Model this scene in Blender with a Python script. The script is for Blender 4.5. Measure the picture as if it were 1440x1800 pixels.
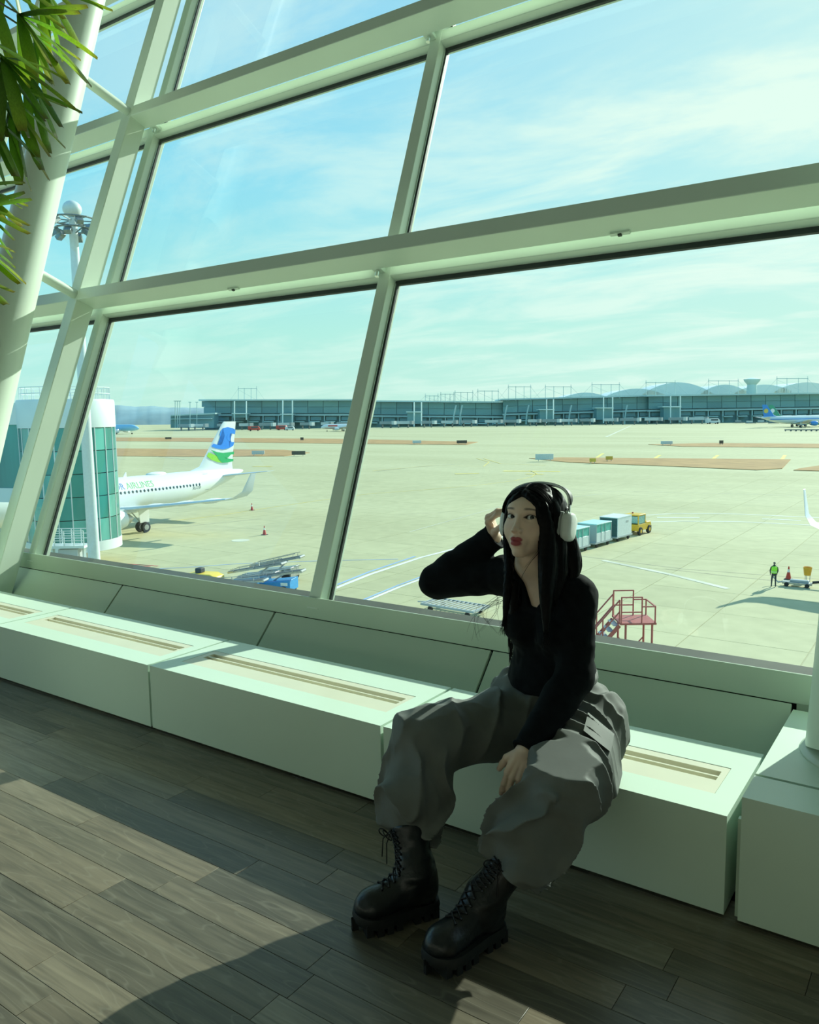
import bpy, bmesh, math, random
import numpy as np
from mathutils import Vector, Matrix

for _o in list(bpy.data.objects):
    bpy.data.objects.remove(_o)
SC = bpy.context.scene
COL = SC.collection

# ------------------------------------------------------------------ camera
CAM_POS = np.array([0.0, -2.139, 1.3698])
CAM_R = np.array([0.8217, 0.5697, -0.0134])
CAM_U = np.array([-0.0578, 0.1068, 0.9926])
CAM_W = np.array([-0.5669, 0.8149, -0.1206])
FPX = 1408.0
cd = bpy.data.cameras.new('camera')
cd.sensor_fit = 'HORIZONTAL'
cd.sensor_width = 36.0
cd.lens = FPX / 1440.0 * 36.0
cd.clip_start = 0.05
cd.clip_end = 6000
cam = bpy.data.objects.new('camera', cd)
COL.objects.link(cam)
_r = Vector(CAM_R).normalized()
_w = Vector(CAM_W).normalized()
_u = _r.cross(_w).normalized()
_w = _u.cross(_r)
cam.matrix_world = Matrix(((_r.x, _u.x, -_w.x, CAM_POS[0]), (_r.y, _u.y, -_w.y, CAM_POS[1]),
                           (_r.z, _u.z, -_w.z, CAM_POS[2]), (0, 0, 0, 1)))
SC.camera = cam

# ------------------------------------------------------------------ colour management
SC.view_settings.view_transform = 'Standard'
SC.view_settings.look = 'None'
SC.view_settings.gamma = 1.0
SC.view_settings.exposure = 0.12
SC.view_settings.use_curve_mapping = False

# ------------------------------------------------------------------ sun
SUN_DIR = Vector((-0.42, -2.0, -1.0)).normalized()      # the way the light travels
sl = bpy.data.lights.new('sun', 'SUN')
sl.energy = 6.4
sl.angle = math.radians(0.6)
sl.color = (1.0, 0.96, 0.88)
sun = bpy.data.objects.new('sun', sl)
COL.objects.link(sun)
sun.rotation_euler = SUN_DIR.to_track_quat('-Z', 'Y').to_euler()
sun.location = (4, 20, 12)

# ------------------------------------------------------------------ sky
wd = bpy.data.worlds.new('sky')
SC.world = wd
wd.use_nodes = True
nt = wd.node_tree
nt.nodes.clear()


def N(t, typ, **kw):
    n = t.nodes.new(typ)
    for k, v in kw.items():
        setattr(n, k, v)
    return n


def ramp(t, stops, interp='LINEAR'):
    n = t.nodes.new('ShaderNodeValToRGB')
    cr = n.color_ramp
    cr.interpolation = interp
    while len(cr.elements) < len(stops):
        cr.elements.new(0.5)
    for e, (p, c) in zip(cr.elements, stops):
        e.position = p
        e.color = (c[0], c[1], c[2], 1)
    return n


def vmath(t, op, a=None, b=None):
    n = N(t, 'ShaderNodeVectorMath', operation=op)
    for i, v in enumerate((a, b)):
        if v is None:
            continue
        if hasattr(v, 'is_linked'):
            t.links.new(v, n.inputs[i])
        else:
            n.inputs[i].default_value = v
    return n


def smath(t, op, a=None, b=None, clamp=False):
    n = N(t, 'ShaderNodeMath', operation=op, use_clamp=clamp)
    for i, v in enumerate((a, b)):
        if v is None:
            continue
        if hasattr(v, 'is_linked'):
            t.links.new(v, n.inputs[i])
        else:
            n.inputs[i].default_value = v
    return n.outputs[0]


def mixc(t, fac, a, b, mode='MIX'):
    n = N(t, 'ShaderNodeMix', data_type='RGBA', blend_type=mode)
    for sock, v in ((n.inputs[0], fac), (n.inputs[6], a), (n.inputs[7], b)):
        if hasattr(v, 'is_linked'):
            t.links.new(v, sock)
        elif isinstance(v, (int, float)):
            sock.default_value = v
        else:
            sock.default_value = (v[0], v[1], v[2], 1)
    return n.outputs[2]


tc = N(nt, 'ShaderNodeTexCoord')
nrm = vmath(nt, 'NORMALIZE', tc.outputs['Generated'])
sep = N(nt, 'ShaderNodeSeparateXYZ')
nt.links.new(nrm.outputs[0], sep.inputs[0])
hgt = smath(nt, 'MAXIMUM', sep.outputs[2], 0.0)
base = ramp(nt, [(0.0, (0.62, 0.86, 0.80)), (0.10, (0.50, 0.86, 0.84)), (0.26, (0.27, 0.72, 0.98)), (0.5, (0.14, 0.54, 1.0)), (1.0, (0.08, 0.36, 0.85))])
nt.links.new(hgt, base.inputs[0])
# brightening of the whole sky towards the sun's side
sd = vmath(nt, 'DOT_PRODUCT', nrm.outputs[0], tuple(-SUN_DIR))
glow = smath(nt, 'POWER', smath(nt, 'MAXIMUM', sd.outputs['Value'], 0.0), 3.5)
c1 = mixc(nt, smath(nt, 'MULTIPLY', glow, 0.85), base.outputs[0], (0.86, 1.0, 0.95))
# thin high cloud on a flat layer
den = smath(nt, 'ADD', hgt, 0.12)
px_ = smath(nt, 'DIVIDE', sep.outputs[0], den)
py_ = smath(nt, 'DIVIDE', sep.outputs[1], den)
cmb = N(nt, 'ShaderNodeCombineXYZ')
nt.links.new(px_, cmb.inputs[0])
nt.links.new(py_, cmb.inputs[1])
mp = N(nt, 'ShaderNodeMapping')
mp.inputs['Rotation'].default_value = (0, 0, math.radians(-22))
mp.inputs['Scale'].default_value = (0.7, 1.3, 1)
mp.inputs['Location'].default_value = (1.3, 0.4, 0)
nt.links.new(cmb.outputs[0], mp.inputs[0])
n1 = N(nt, 'ShaderNodeTexNoise')
n1.inputs['Scale'].default_value = 1.5
n1.inputs['Detail'].default_value = 9
n1.inputs['Roughness'].default_value = 0.62
n1.inputs['Distortion'].default_value = 0.5
nt.links.new(mp.outputs[0], n1.inputs[0])
cl = ramp(nt, [(0.39, (0, 0, 0)), (0.65, (1, 1, 1))], 'EASE')
nt.links.new(n1.outputs[0], cl.inputs[0])
clf = smath(nt, 'MULTIPLY', cl.outputs[0], smath(nt, 'ADD', 0.22, smath(nt, 'MULTIPLY', glow, 1.25)), clamp=True)
c2 = mixc(nt, clf, c1, (0.92, 1.0, 0.97))
bg = N(nt, 'ShaderNodeBackground')
bg.inputs[1].default_value = 1.0
nt.links.new(c2, bg.inputs[0])
wo = N(nt, 'ShaderNodeOutputWorld')
nt.links.new(bg.outputs[0], wo.inputs[0])


# ------------------------------------------------------------------ helpers
def mat(name, col, rough=0.5, metal=0.0, var=0.0, scale=6.0, bump=0.0, bscale=60.0, spec=0.5, stretch=None, emit=None, coat=0.0):
    m = bpy.data.materials.new(name)
    m.use_nodes = True
    t = m.node_tree
    b = t.nodes['Principled BSDF']
    b.inputs['Roughness'].default_value = rough
    b.inputs['Metallic'].default_value = metal
    b.inputs['Specular IOR Level'].default_value = spec
    b.inputs['Coat Weight'].default_value = coat
    b.inputs['Base Color'].default_value = (*col, 1)
    co = N(t, 'ShaderNodeTexCoord').outputs['Object']
    if stretch:
        q = N(t, 'ShaderNodeMapping')
        q.inputs['Scale'].default_value = stretch
        t.links.new(co, q.inputs[0])
        co = q.outputs[0]
    if var > 0:
        n = N(t, 'ShaderNodeTexNoise')
        n.inputs['Scale'].default_value = scale
        n.inputs['Detail'].default_value = 5
        t.links.new(co, n.inputs[0])
        a = tuple(max(0, c * (1 - var)) for c in col)
        c = tuple(min(1, c * (1 + var)) for c in col)
        rp = ramp(t, [(0.3, a), (0.7, c)])
        t.links.new(n.outputs[0], rp.inputs[0])
        t.links.new(rp.outputs[0], b.inputs['Base Color'])
    if bump > 0:
        n = N(t, 'ShaderNodeTexNoise')
        n.inputs['Scale'].default_value = bscale
        n.inputs['Detail'].default_value = 3
        t.links.new(co, n.inputs[0])
        bp = N(t, 'ShaderNodeBump')
        bp.inputs['Strength'].default_value = bump
        bp.inputs['Distance'].default_value = 0.01
        t.links.new(n.outputs[0], bp.inputs['Height'])
        t.links.new(bp.outputs[0], b.inputs['Normal'])
    if emit:
        b.inputs['Emission Color'].default_value = (*emit[:3], 1)
        b.inputs['Emission Strength'].default_value = emit[3]
    return m


def glass_mat(name, tint, refl=1.0, rough=0.0, f0=0.035):
    m = bpy.data.materials.new(name)
    m.use_nodes = True
    t = m.node_tree
    t.nodes.clear()
    tr = N(t, 'ShaderNodeBsdfTransparent')
    tr.inputs[0].default_value = (*tint, 1)
    gl = N(t, 'ShaderNodeBsdfGlossy')
    gl.inputs['Roughness'].default_value = rough
    gl.inputs['Color'].default_value = (refl, refl, refl, 1)
    lw = N(t, 'ShaderNodeLayerWeight')
    lw.inputs['Blend'].default_value = 0.5
    fac = smath(t, 'ADD', smath(t, 'MULTIPLY', smath(t, 'POWER', lw.outputs['Facing'], 5.0), 0.4), f0)
    mx = N(t, 'ShaderNodeMixShader')
    t.links.new(fac, mx.inputs[0])
    t.links.new(tr.outputs[0], mx.inputs[1])
    t.links.new(gl.outputs[0], mx.inputs[2])
    o = N(t, 'ShaderNodeOutputMaterial')
    t.links.new(mx.outputs[0], o.inputs[0])
    return m


def tag(o, label=None, cat=None, group=None, kind=None):
    for k, v in (('label', label), ('category', cat), ('group', group), ('kind', kind)):
        if v:
            o[k] = v
    return o


def empty(name, loc=(0, 0, 0), rz=0.0, parent=None):
    o = bpy.data.objects.new(name, None)
    COL.objects.link(o)
    o.location = loc
    o.rotation_euler = (0, 0, rz)
    o.empty_display_size = 0.2
    if parent:
        o.parent = parent
    return o


class MB:
    def __init__(s):
        s.v = []
        s.f = []
        s.mi = []

    def add(s, vs, fs, mi=0):
        k = len(s.v)
        s.v.extend([tuple(map(float, q)) for q in vs])
        s.f.extend([tuple(i + k for i in q) for q in fs])
        s.mi.extend([mi] * len(fs))
        return s

    def box(s, x0, x1, y0, y1, z0, z1, mi=0):
        vs = [(x, y, z) for z in (z0, z1) for y in (y0, y1) for x in (x0, x1)]
        return s.add(vs, [(0, 2, 3, 1), (4, 5, 7, 6), (0, 1, 5, 4), (2, 6, 7, 3), (0, 4, 6, 2), (1, 3, 7, 5)], mi)

    def hexa(s, a, b, mi=0):          # two quads, matching order
        vs = list(a) + list(b)
        return s.add(vs, [(3, 2, 1, 0), (4, 5, 6, 7), (0, 1, 5, 4), (1, 2, 6, 5), (2, 3, 7, 6), (3, 0, 4, 7)], mi)

    def bar(s, p, q, w, h=None, up=(0, 0, 1), mi=0):   # rectangular bar from p to q
        h = w if h is None else h
        p, q = Vector(p), Vector(q)
        d = (q - p).normalized()
        u = Vector(up)
        if abs(d.dot(u)) > 0.98:
            u = Vector((1, 0, 0))
        a = d.cross(u).normalized() * (w / 2)
        b = a.cross(d).normalized() * (h / 2)
        return s.hexa([p - a - b, p + a - b, p + a + b, p - a + b], [q - a - b, q + a - b, q + a + b, q - a + b], mi)

    def prism(s, poly, d, mi=0):       # polygon (3-D points) pushed along d
        n = len(poly)
        d = Vector(d)
        vs = [Vector(q) for q in poly] + [Vector(q) + d for q in poly]
        fs = [tuple(range(n))[::-1], tuple(range(n, 2 * n))] + [(i, (i + 1) % n, n + (i + 1) % n, n + i) for i in range(n)]
        return s.add(vs, fs, mi)

    def tube(s, pts, rad, seg=10, cap=True, mi=0, flat=1.0):
        pts = [Vector(q) for q in pts]
        n = len(pts)
        rads = [rad] * n if isinstance(rad, (int, float)) else list(rad)
        k0 = len(s.v)
        t0 = (pts[1] - pts[0]).normalized()
        ref = Vector((0, 0, 1)) if abs(t0.z) < 0.9 else Vector((1, 0, 0))
        a = t0.cross(ref).normalized()
        vs, fs = [], []
        for i in range(n):
            t = (pts[min(i + 1, n - 1)] - pts[max(i - 1, 0)])
            t = t.normalized() if t.length > 1e-9 else t0
            a = (a - t * a.dot(t)).normalized()
            b = t.cross(a)
            for j in range(seg):
                an = 2 * math.pi * j / seg
                vs.append(pts[i] + (a * math.cos(an) + b * math.sin(an) * flat) * rads[i])
        for i in range(n - 1):
            for j in range(seg):
                fs.append((i * seg + j, i * seg + (j + 1) % seg, (i + 1) * seg + (j + 1) % seg, (i + 1) * seg + j))
        if cap:
            fs.append(tuple(range(seg))[::-1])
            fs.append(tuple(range((n - 1) * seg, n * seg)))
        return s.add(vs, fs, mi)

    def lathe(s, prof, seg=24, o=(0, 0, 0), ax=(0, 0, 1), mi=0, cap=True):     # prof: (r, h)
        o = Vector(o)
        ax = Vector(ax).normalized()
        ref = Vector((0, 0, 1)) if abs(ax.z) < 0.9 else Vector((1, 0, 0))
        a = ax.cross(ref).normalized()
        b = ax.cross(a)
        vs, fs = [], []
        for r, h in prof:
            for j in range(seg):
                an = 2 * math.pi * j / seg
                vs.append(o + ax * h + (a * math.cos(an) + b * math.sin(an)) * r)
        for i in range(len(prof) - 1):
            for j in range(seg):
                fs.append((i * seg + j, (i + 1) * seg + j, (i + 1) * seg + (j + 1) % seg, i * seg + (j + 1) % seg))
        if cap:
            fs.append(tuple(range(seg)))
            fs.append(tuple(range((len(prof) - 1) * seg, len(prof) * seg))[::-1])
        return s.add(vs, fs, mi)

    def cyl(s, p, q, r, seg=16, r2=None, mi=0):
        p, q = Vector(p), Vector(q)
        d = q - p
        return s.lathe([(r, 0), (r if r2 is None else r2, d.length)], seg, p, d, mi)

    def ell(s, c, r, seg=16, rings=10, mi=0, M=None):
        vs, fs = [], []
        c = Vector(c)
        for i in range(rings + 1):
            th = math.pi * i / rings
            for j in range(seg):
                ph = 2 * math.pi * j / seg
                q = Vector((r[0] * math.sin(th) * math.cos(ph), r[1] * math.sin(th) * math.sin(ph), r[2] * math.cos(th)))
                vs.append(c + (M @ q if M else q))
        for i in range(rings):
            for j in range(seg):
                fs.append((i * seg + j, (i + 1) * seg + j, (i + 1) * seg + (j + 1) % seg, i * seg + (j + 1) % seg))
        return s.add(vs, fs, mi)

    def mesh(s, name):
        me = bpy.data.meshes.new(name)
        me.from_pydata(s.v, [], s.f)
        bm = bmesh.new()
        bm.from_mesh(me)
        bmesh.ops.recalc_face_normals(bm, faces=bm.faces)
        bm.to_mesh(me)
        bm.free()
        return me

    def build(s, name, m, parent=None, smooth=False, bevel=0.0, loc=None):
        me = s.mesh(name)
        for q in (m if isinstance(m, (list, tuple)) else [m]):
            me.materials.append(q)
        if isinstance(m, (list, tuple)):
            for pgn, i in zip(me.polygons, s.mi):
                pgn.material_index = i
        o = bpy.data.objects.new(name, me)
        COL.objects.link(o)
        if parent:
            o.parent = parent
        if loc is not None:
            o.location = loc
        if smooth:
            for pgn in me.polygons:
                pgn.use_smooth = True
            if smooth != 'all':
                me.set_sharp_from_angle(angle=math.radians(40))
        if bevel > 0:
            bv = o.modifiers.new('bevel', 'BEVEL')
            bv.width = bevel
            bv.segments = 2
            bv.limit_method = 'ANGLE'
            bv.angle_limit = math.radians(40)
            if not smooth:
                for pgn in me.polygons:
                    pgn.use_smooth = True
                me.set_sharp_from_angle(angle=math.radians(30))
        return o


def copy_tree(o, parent=None):
    c = o.copy()
    COL.objects.link(c)
    c.parent = parent
    for ch in list(o.children):
        copy_tree(ch, c)
    return c


def ray(px, py):
    d = CAM_W + CAM_R * (px - 720) / FPX - CAM_U * (py - 900) / FPX
    return CAM_POS, d


def hit(px, py, ax, val):          # the point of the place that this pixel of the photo shows, on a known plane
    c, d = ray(px, py)
    return Vector(c + d * ((val - c[ax]) / d[ax]))


ZA = -10.95                          # apron level


def G(px, py, z=ZA):
    return hit(px, py, 2, z)


YAW = 0.6078
RH = Vector((math.cos(YAW), math.sin(YAW), 0))
FH = Vector((-math.sin(YAW), math.cos(YAW), 0))


def LF(lat, fwd, z=ZA):             # metres to the right of / ahead of the viewpoint, along the ground
    q = Vector((CAM_POS[0], CAM_POS[1], 0)) + RH * lat + FH * fwd
    return Vector((q.x, q.y, z))


def at_depth(px, py, fwd):           # point on the pixel's ray at a ground distance
    c, d = ray(px, py)
    k = fwd / float(d[0] * FH.x + d[1] * FH.y)
    return Vector(c + d * k)
# ================================================================== THE HALL
RND = random.Random(7)
M_WHITE = mat('white_paint', (0.70, 0.80, 0.68), 0.42, var=0.03, scale=3)
M_STEEL = mat('white_steel_paint', (0.66, 0.76, 0.64), 0.38, var=0.03, scale=2)
M_BENCH = mat('bench_laminate', (0.74, 0.90, 0.76), 0.38, var=0.025, scale=2)
M_CREAM = mat('cream_grille_paint', (0.78, 0.78, 0.62), 0.42, var=0.04, scale=5)
M_TAN = mat('tan_duct', (0.42, 0.34, 0.24), 0.6, var=0.1)
M_PANEL = mat('wall_panel_paint', (0.55, 0.66, 0.53), 0.4, var=0.03, scale=2)
M_GASKET = mat('black_gasket', (0.03, 0.04, 0.04), 0.5, var=0.2)
M_ALU = mat('bright_aluminium', (0.75, 0.80, 0.78), 0.25, metal=1.0, var=0.05)
M_DARK = mat('dark_recess', (0.05, 0.06, 0.05), 0.8, var=0.2)
M_GLASS = glass_mat('window_glass', (0.80, 0.95, 0.87))

# ---- floor: dark grey-brown boards along the window
M_SUB = mat('floor_base', (0.03, 0.03, 0.025), 0.7, var=0.2)


def plank_mat():
    m = bpy.data.materials.new('floor_board')
    m.use_nodes = True
    t = m.node_tree
    b = t.nodes['Principled BSDF']
    oi = N(t, 'ShaderNodeObjectInfo')
    co = N(t, 'ShaderNodeTexCoord').outputs['Object']
    off = N(t, 'ShaderNodeCombineXYZ')
    t.links.new(smath(t, 'MULTIPLY', oi.outputs['Random'], 37.0), off.inputs[0])
    t.links.new(smath(t, 'MULTIPLY', oi.outputs['Random'], 91.0), off.inputs[1])
    co = vmath(t, 'ADD', co, off.outputs[0]).outputs[0]
    q = N(t, 'ShaderNodeMapping')
    q.inputs['Scale'].default_value = (1.6, 22, 22)
    t.links.new(co, q.inputs[0])
    n1 = N(t, 'ShaderNodeTexNoise')
    n1.inputs['Scale'].default_value = 2.0
    n1.inputs['Detail'].default_value = 6
    n1.inputs['Distortion'].default_value = 0.8
    t.links.new(q.outputs[0], n1.inputs[0])
    q2 = N(t, 'ShaderNodeMapping')
    q2.inputs['Scale'].default_value = (0.9, 5.5, 5)
    t.links.new(co, q2.inputs[0])
    wv = N(t, 'ShaderNodeTexNoise')
    wv.inputs['Scale'].default_value = 1.6
    wv.inputs['Detail'].default_value = 2
    t.links.new(q2.outputs[0], wv.inputs[0])
    rings = smath(t, 'FRACT', smath(t, 'MULTIPLY', wv.outputs[0], 13.0))
    rr = ramp(t, [(0.0, (1, 1, 1)), (0.10, (0, 0, 0)), (0.9, (0, 0, 0)), (1.0, (1, 1, 1))])
    t.links.new(rings, rr.inputs[0])
    tone = ramp(t, [(0.0, (0.115, 0.102, 0.076)), (0.35, (0.165, 0.142, 0.102)), (0.7, (0.21, 0.172, 0.120)), (1.0, (0.25, 0.222, 0.165))])
    t.links.new(oi.outputs['Random'], tone.inputs[0])
    g = ramp(t, [(0.3, (0.62, 0.62, 0.62)), (0.7, (1.22, 1.22, 1.22))])
    t.links.new(n1.outputs[0], g.inputs[0])
    c = mixc(t, 1.0, tone.outputs[0], g.outputs[0], 'MULTIPLY')
    c = mixc(t, smath(t, 'MULTIPLY', rr.outputs[0], 0.15), c, (0.42, 0.40, 0.32))
    t.links.new(c, b.inputs['Base Color'])
    b.inputs['Roughness'].default_value = 0.36
    bp = N(t, 'ShaderNodeBump')
    bp.inputs['Strength'].default_value = 0.12
    bp.inputs['Distance'].default_value = 0.004
    t.links.new(n1.outputs[0], bp.inputs['Height'])
    t.links.new(bp.outputs[0], b.inputs['Normal'])
    return m


M_PLANK = plank_mat()
floor = MB().box(-11, 5, -7.5, 0.9, -0.25, -0.012).build('floor', M_SUB)
tag(floor, 'dark grey-brown wooden board floor in front of the benches', 'floor', kind='structure')
PW = 0.098
_pl = {}
row = 0
y = 0.10
count = 0
while y > -2.6:
    x = -6.4 + RND.uniform(-0.9, 0)
    while x < 1.9:
        L = RND.choice((0.6, 0.75, 0.9, 1.05, 1.2)) if y > -1.4 else 1.2
        if L not in _pl:
            o = MB().box(0.0006, L - 0.0006, -PW + 0.0006, -0.0006, -0.012, 0).build('floor_board', M_PLANK, floor, bevel=0.0007)
            _pl[L] = o
            c = o
        else:
            c = _pl[L].copy()
            COL.objects.link(c)
        c.location = (x, y, RND.uniform(-0.0004, 0.0))
        x += L
        count += 1
    y -= PW
    row += 1

# ---- window wall, leaning outwards
TH = math.radians(21)
WO = Vector((0, 0.805, 0.461))
WA = Vector((0, math.sin(TH), math.cos(TH)))
WB = Vector((0, math.cos(TH), -math.sin(TH)))


def WP(x, a, b):
    q = WO + WA * a + WB * b
    return Vector((x, q.y, q.z))


def wbox(mb, x0, x1, a0, a1, b0, b1):
    return mb.hexa([WP(x0, a0, b0), WP(x1, a0, b0), WP(x1, a0, b1), WP(x0, a0, b1)],
                   [WP(x0, a1, b0), WP(x1, a1, b0), WP(x1, a1, b1), WP(x0, a1, b1)])


MS = 2.545
MX = [-2.635 - 2.553 * k for k in (3, 2, 1)] + [-2.635, -0.09, 2.455]
TA = [-0.06, 1.769, 3.236, 4.703, 6.17]
AT = 6.27
TRIM = [0]


def trim(mb, label, mt=M_STEEL, bevel=0.004, cat='window frame'):
    TRIM[0] += 1
    return tag(mb.build('trim_%d' % TRIM[0], mt, bevel=bevel), label, cat, kind='structure')


ORD = ['first', 'second', 'third', 'fourth', 'fifth', 'sixth']
for i, x in enumerate(MX):
    trim(wbox(MB(), x - 0.038, x + 0.038, -0.05, AT, 0.0, 0.11), 'white leaning window mullion, %s from the left end of the glass wall' % ORD[i])
HT = ['sill', 'lower', 'middle', 'upper', 'topmost']
for j, a in enumerate(TA):
    if j:
        trim(wbox(MB(), MX[0], MX[-1], a, a + 0.075, 0.002, 0.112), 'white horizontal window transom at the %s level of the glass wall' % HT[j])
        trim(wbox(MB(), MX[0] - 0.4, MX[-1] + 0.4, a + 0.017, a + 0.103, -0.20, -0.05), 'white horizontal steel beam running inside the %s transom' % HT[j])
PXS = [-5.227 - 5.1, -5.227, -0.13]
for i, x in enumerate(PXS):
    trim(wbox(MB(), x - 0.055, x + 0.055, -0.45, AT + 0.1, -0.202, -0.065), 'white leaning steel post in front of the mullions, %s from the left' % ORD[i], cat='post')
# panes with their gaskets
k = 0
for i in range(len(MX) - 1):
    for j in range(len(TA) - 1):
        k += 1
        x0, x1 = MX[i] + 0.038, MX[i + 1] - 0.038
        a0, a1 = TA[j] + (0.075 if j else 0.03), TA[j + 1]
        w = empty('window_%d' % k, WP((x0 + x1) / 2, a0, 0.066))
        tag(w, 'tilted tinted glass pane, %s row from the sill and %s bay from the left' % (ORD[j], ORD[i]), 'window', kind='structure')
        inv = Matrix.Translation(-w.location)
        mb = MB()
        wbox(mb, x0, x1, a0, a1, 0.070, 0.071)
        mb.v = [tuple(Vector(q) - w.location) for q in mb.v]
        # a thin pane: front face only so that the tint counts once
        pane = MB()
        pane.add([WP(x0, a0, 0.07) - w.location, WP(x1, a0, 0.07) - w.location, WP(x1, a1, 0.07) - w.location, WP(x0, a1, 0.07) - w.location], [(0, 1, 2, 3)])
        pane.build('pane', M_GLASS, w)
        g = MB()
        gw = 0.018
        wbox(g, x0, x0 + gw, a0, a1, 0.060, 0.074)
        wbox(g, x1 - gw, x1, a0, a1, 0.060, 0.074)
        wbox(g, x0 + gw, x1 - gw, a1 - gw * 1.5, a1, 0.060, 0.074)
        wbox(g, x0 + gw, x1 - gw, a0, a0 + gw, 0.060, 0.074)
        g.v = [tuple(Vector(q) - w.location) for q in g.v]
        g.build('gasket', M_GASKET, w)
        s = MB()
        wbox(s, x0 + 0.003, x0 + 0.009, a0 + gw, a1 - gw, 0.054, 0.0605)
        s.v = [tuple(Vector(q) - w.location) for q in s.v]
        s.build('glazing_bead', M_ALU, w)

# small brackets joining beams and transoms
for (bx, j) in ((-2.66, 1), (-2.66, 2), (-5.1, 2), (-2.66, 3), (-5.1, 3)):
    a = TA[j] + 0.03
    e = empty('beam_bracket', WP(bx, a, -0.03))
    tag(e, 'small steel bracket tying the %s beam to the %s mullion' % (HT[j], 'left' if bx < -4 else 'central'), 'bracket')
    l = e.location
    mb = wbox(MB(), bx - 0.03, bx + 0.03, a - 0.01, a + 0.012, -0.055, 0.004)
    mb.v = [tuple(Vector(q) - l) for q in mb.v]
    mb.build('plate', M_STEEL, e, bevel=0.002)
    mb = MB().cyl(WP(bx, a - 0.012, -0.03) - l, WP(bx, a - 0.045, -0.03) - l, 0.012, 10)
    mb.build('bolt', M_ALU, e, smooth=True)
for (px, py, nm) in ((1078, 414, 'right'), (393, 516, 'left')):
    q = hit(px, py, 1, 1.3)
    x = q.x
    a = TA[1] + 0.012
    e = empty('cable_clip', WP(x, a, -0.07))
    tag(e, 'tiny white clip under the lower beam, in the %s bay' % ('bay above the seated woman, right' if nm == 'right' else 'left central'), 'clip')
    l = e.location
    mb = wbox(MB(), x - 0.045, x + 0.045, a - 0.004, a + 0.006, -0.075, -0.055)
    mb.v = [tuple(Vector(z) - l) for z in mb.v]
    mb.build('clip_plate', M_WHITE, e)
    mb = wbox(MB(), x - 0.008, x + 0.008, a - 0.012, a - 0.004, -0.072, -0.058)
    mb.v = [tuple(Vector(z) - l) for z in mb.v]
    mb.build('clip_tab', M_DARK, e)

# round leaning columns with braces
SLOPE = 0.325


def column(x, yb, zb, rb, rt, zt, label, braces):
    e = empty('round_column', (x, yb, zb))
    tag(e, label, 'column', kind='structure')
    n = 14
    pts = [(0, SLOPE * (zt - zb) * i / n, (zt - zb) * i / n) for i in range(n + 1)]
    rads = [rb + (rt - rb) * min(1.0, i / n * 1.8) for i in range(n + 1)]
    MB().tube(pts, rads, 40).build('shaft', M_STEEL, e, smooth=True)
    MB().lathe([(rb + 0.014, -0.012), (rb + 0.014, 0.004), (rb + 0.002, 0.014)], 40).build('base_ring', M_STEEL, e, smooth=True)
    for a in braces:
        q = WP(-5.215 if x < -3 else -0.13, a, -0.2) - e.location
        zc = q.z + 0.16
        c = Vector((0, SLOPE * zc, zc))
        MB().cyl(c, q, 0.034, 16).build('brace', M_STEEL, e, smooth=True)
    return e


column(-5.227, 0.235, 0.36, 0.165, 0.118, 8.0, 'round white leaning column at the left, behind the palm fronds', [TA[1] + 0.06, TA[2] + 0.06, TA[3] + 0.06])
column(-0.160, 0.45, 0.36, 0.190, 0.135, 8.0, 'round white leaning column rising from the plinth at the right edge', [])

# ---- low wall under the glass: fascia and canted panels
wall = empty('wall_front', (0, 0.8, 0))
tag(wall, 'low pale green wall under the windows with canted panels behind the benches', 'wall', kind='structure')


def wpart(mb, name, m, bevel=0.0):
    mb.v = [(q[0], q[1] - 0.8, q[2]) for q in mb.v]
    return mb.build(name, m, wall, bevel=bevel)


fz0, fz1 = 0.366, 0.472
wpart(MB().box(-9.5, 2.4, 0.79, 0.80, fz0, fz1), 'fascia', M_PANEL, 0.002)
wpart(MB().box(-9.5, 2.4, 0.80, 0.93, fz1 - 0.07, fz1 - 0.046), 'sill', M_PANEL)
wpart(MB().box(-0.43, 2.4, 0.80, 0.86, 0.0, 0.364), 'filler_panel', M_PANEL)
wpart(MB().box(-9.5, 2.4, 0.86, 1.0, -0.3, 0.44), 'core', M_DARK)
SE = [-0.438 - 0.0, -1.617, -2.894, -4.17, -5.446, -6.72, -8.0]
for i in range(len(SE) - 1):
    x1, x0 = SE[i] - 0.006, SE[i + 1] + 0.006
    A, B = (0.789, 0.3640), (0.50, 0.06)
    nx = (0.013, -0.012)
    mb = MB().hexa([(x0, A[0], A[1]), (x1, A[0], A[1]), (x1, A[0] + nx[0], A[1] + nx[1]), (x0, A[0] + nx[0], A[1] + nx[1])],
                   [(x0, B[0], B[1]), (x1, B[0], B[1]), (x1, B[0] + nx[0], B[1] + nx[1]), (x0, B[0] + nx[0], B[1] + nx[1])])
    wpart(mb, 'canted_panel', M_PANEL, 0.002)

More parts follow.
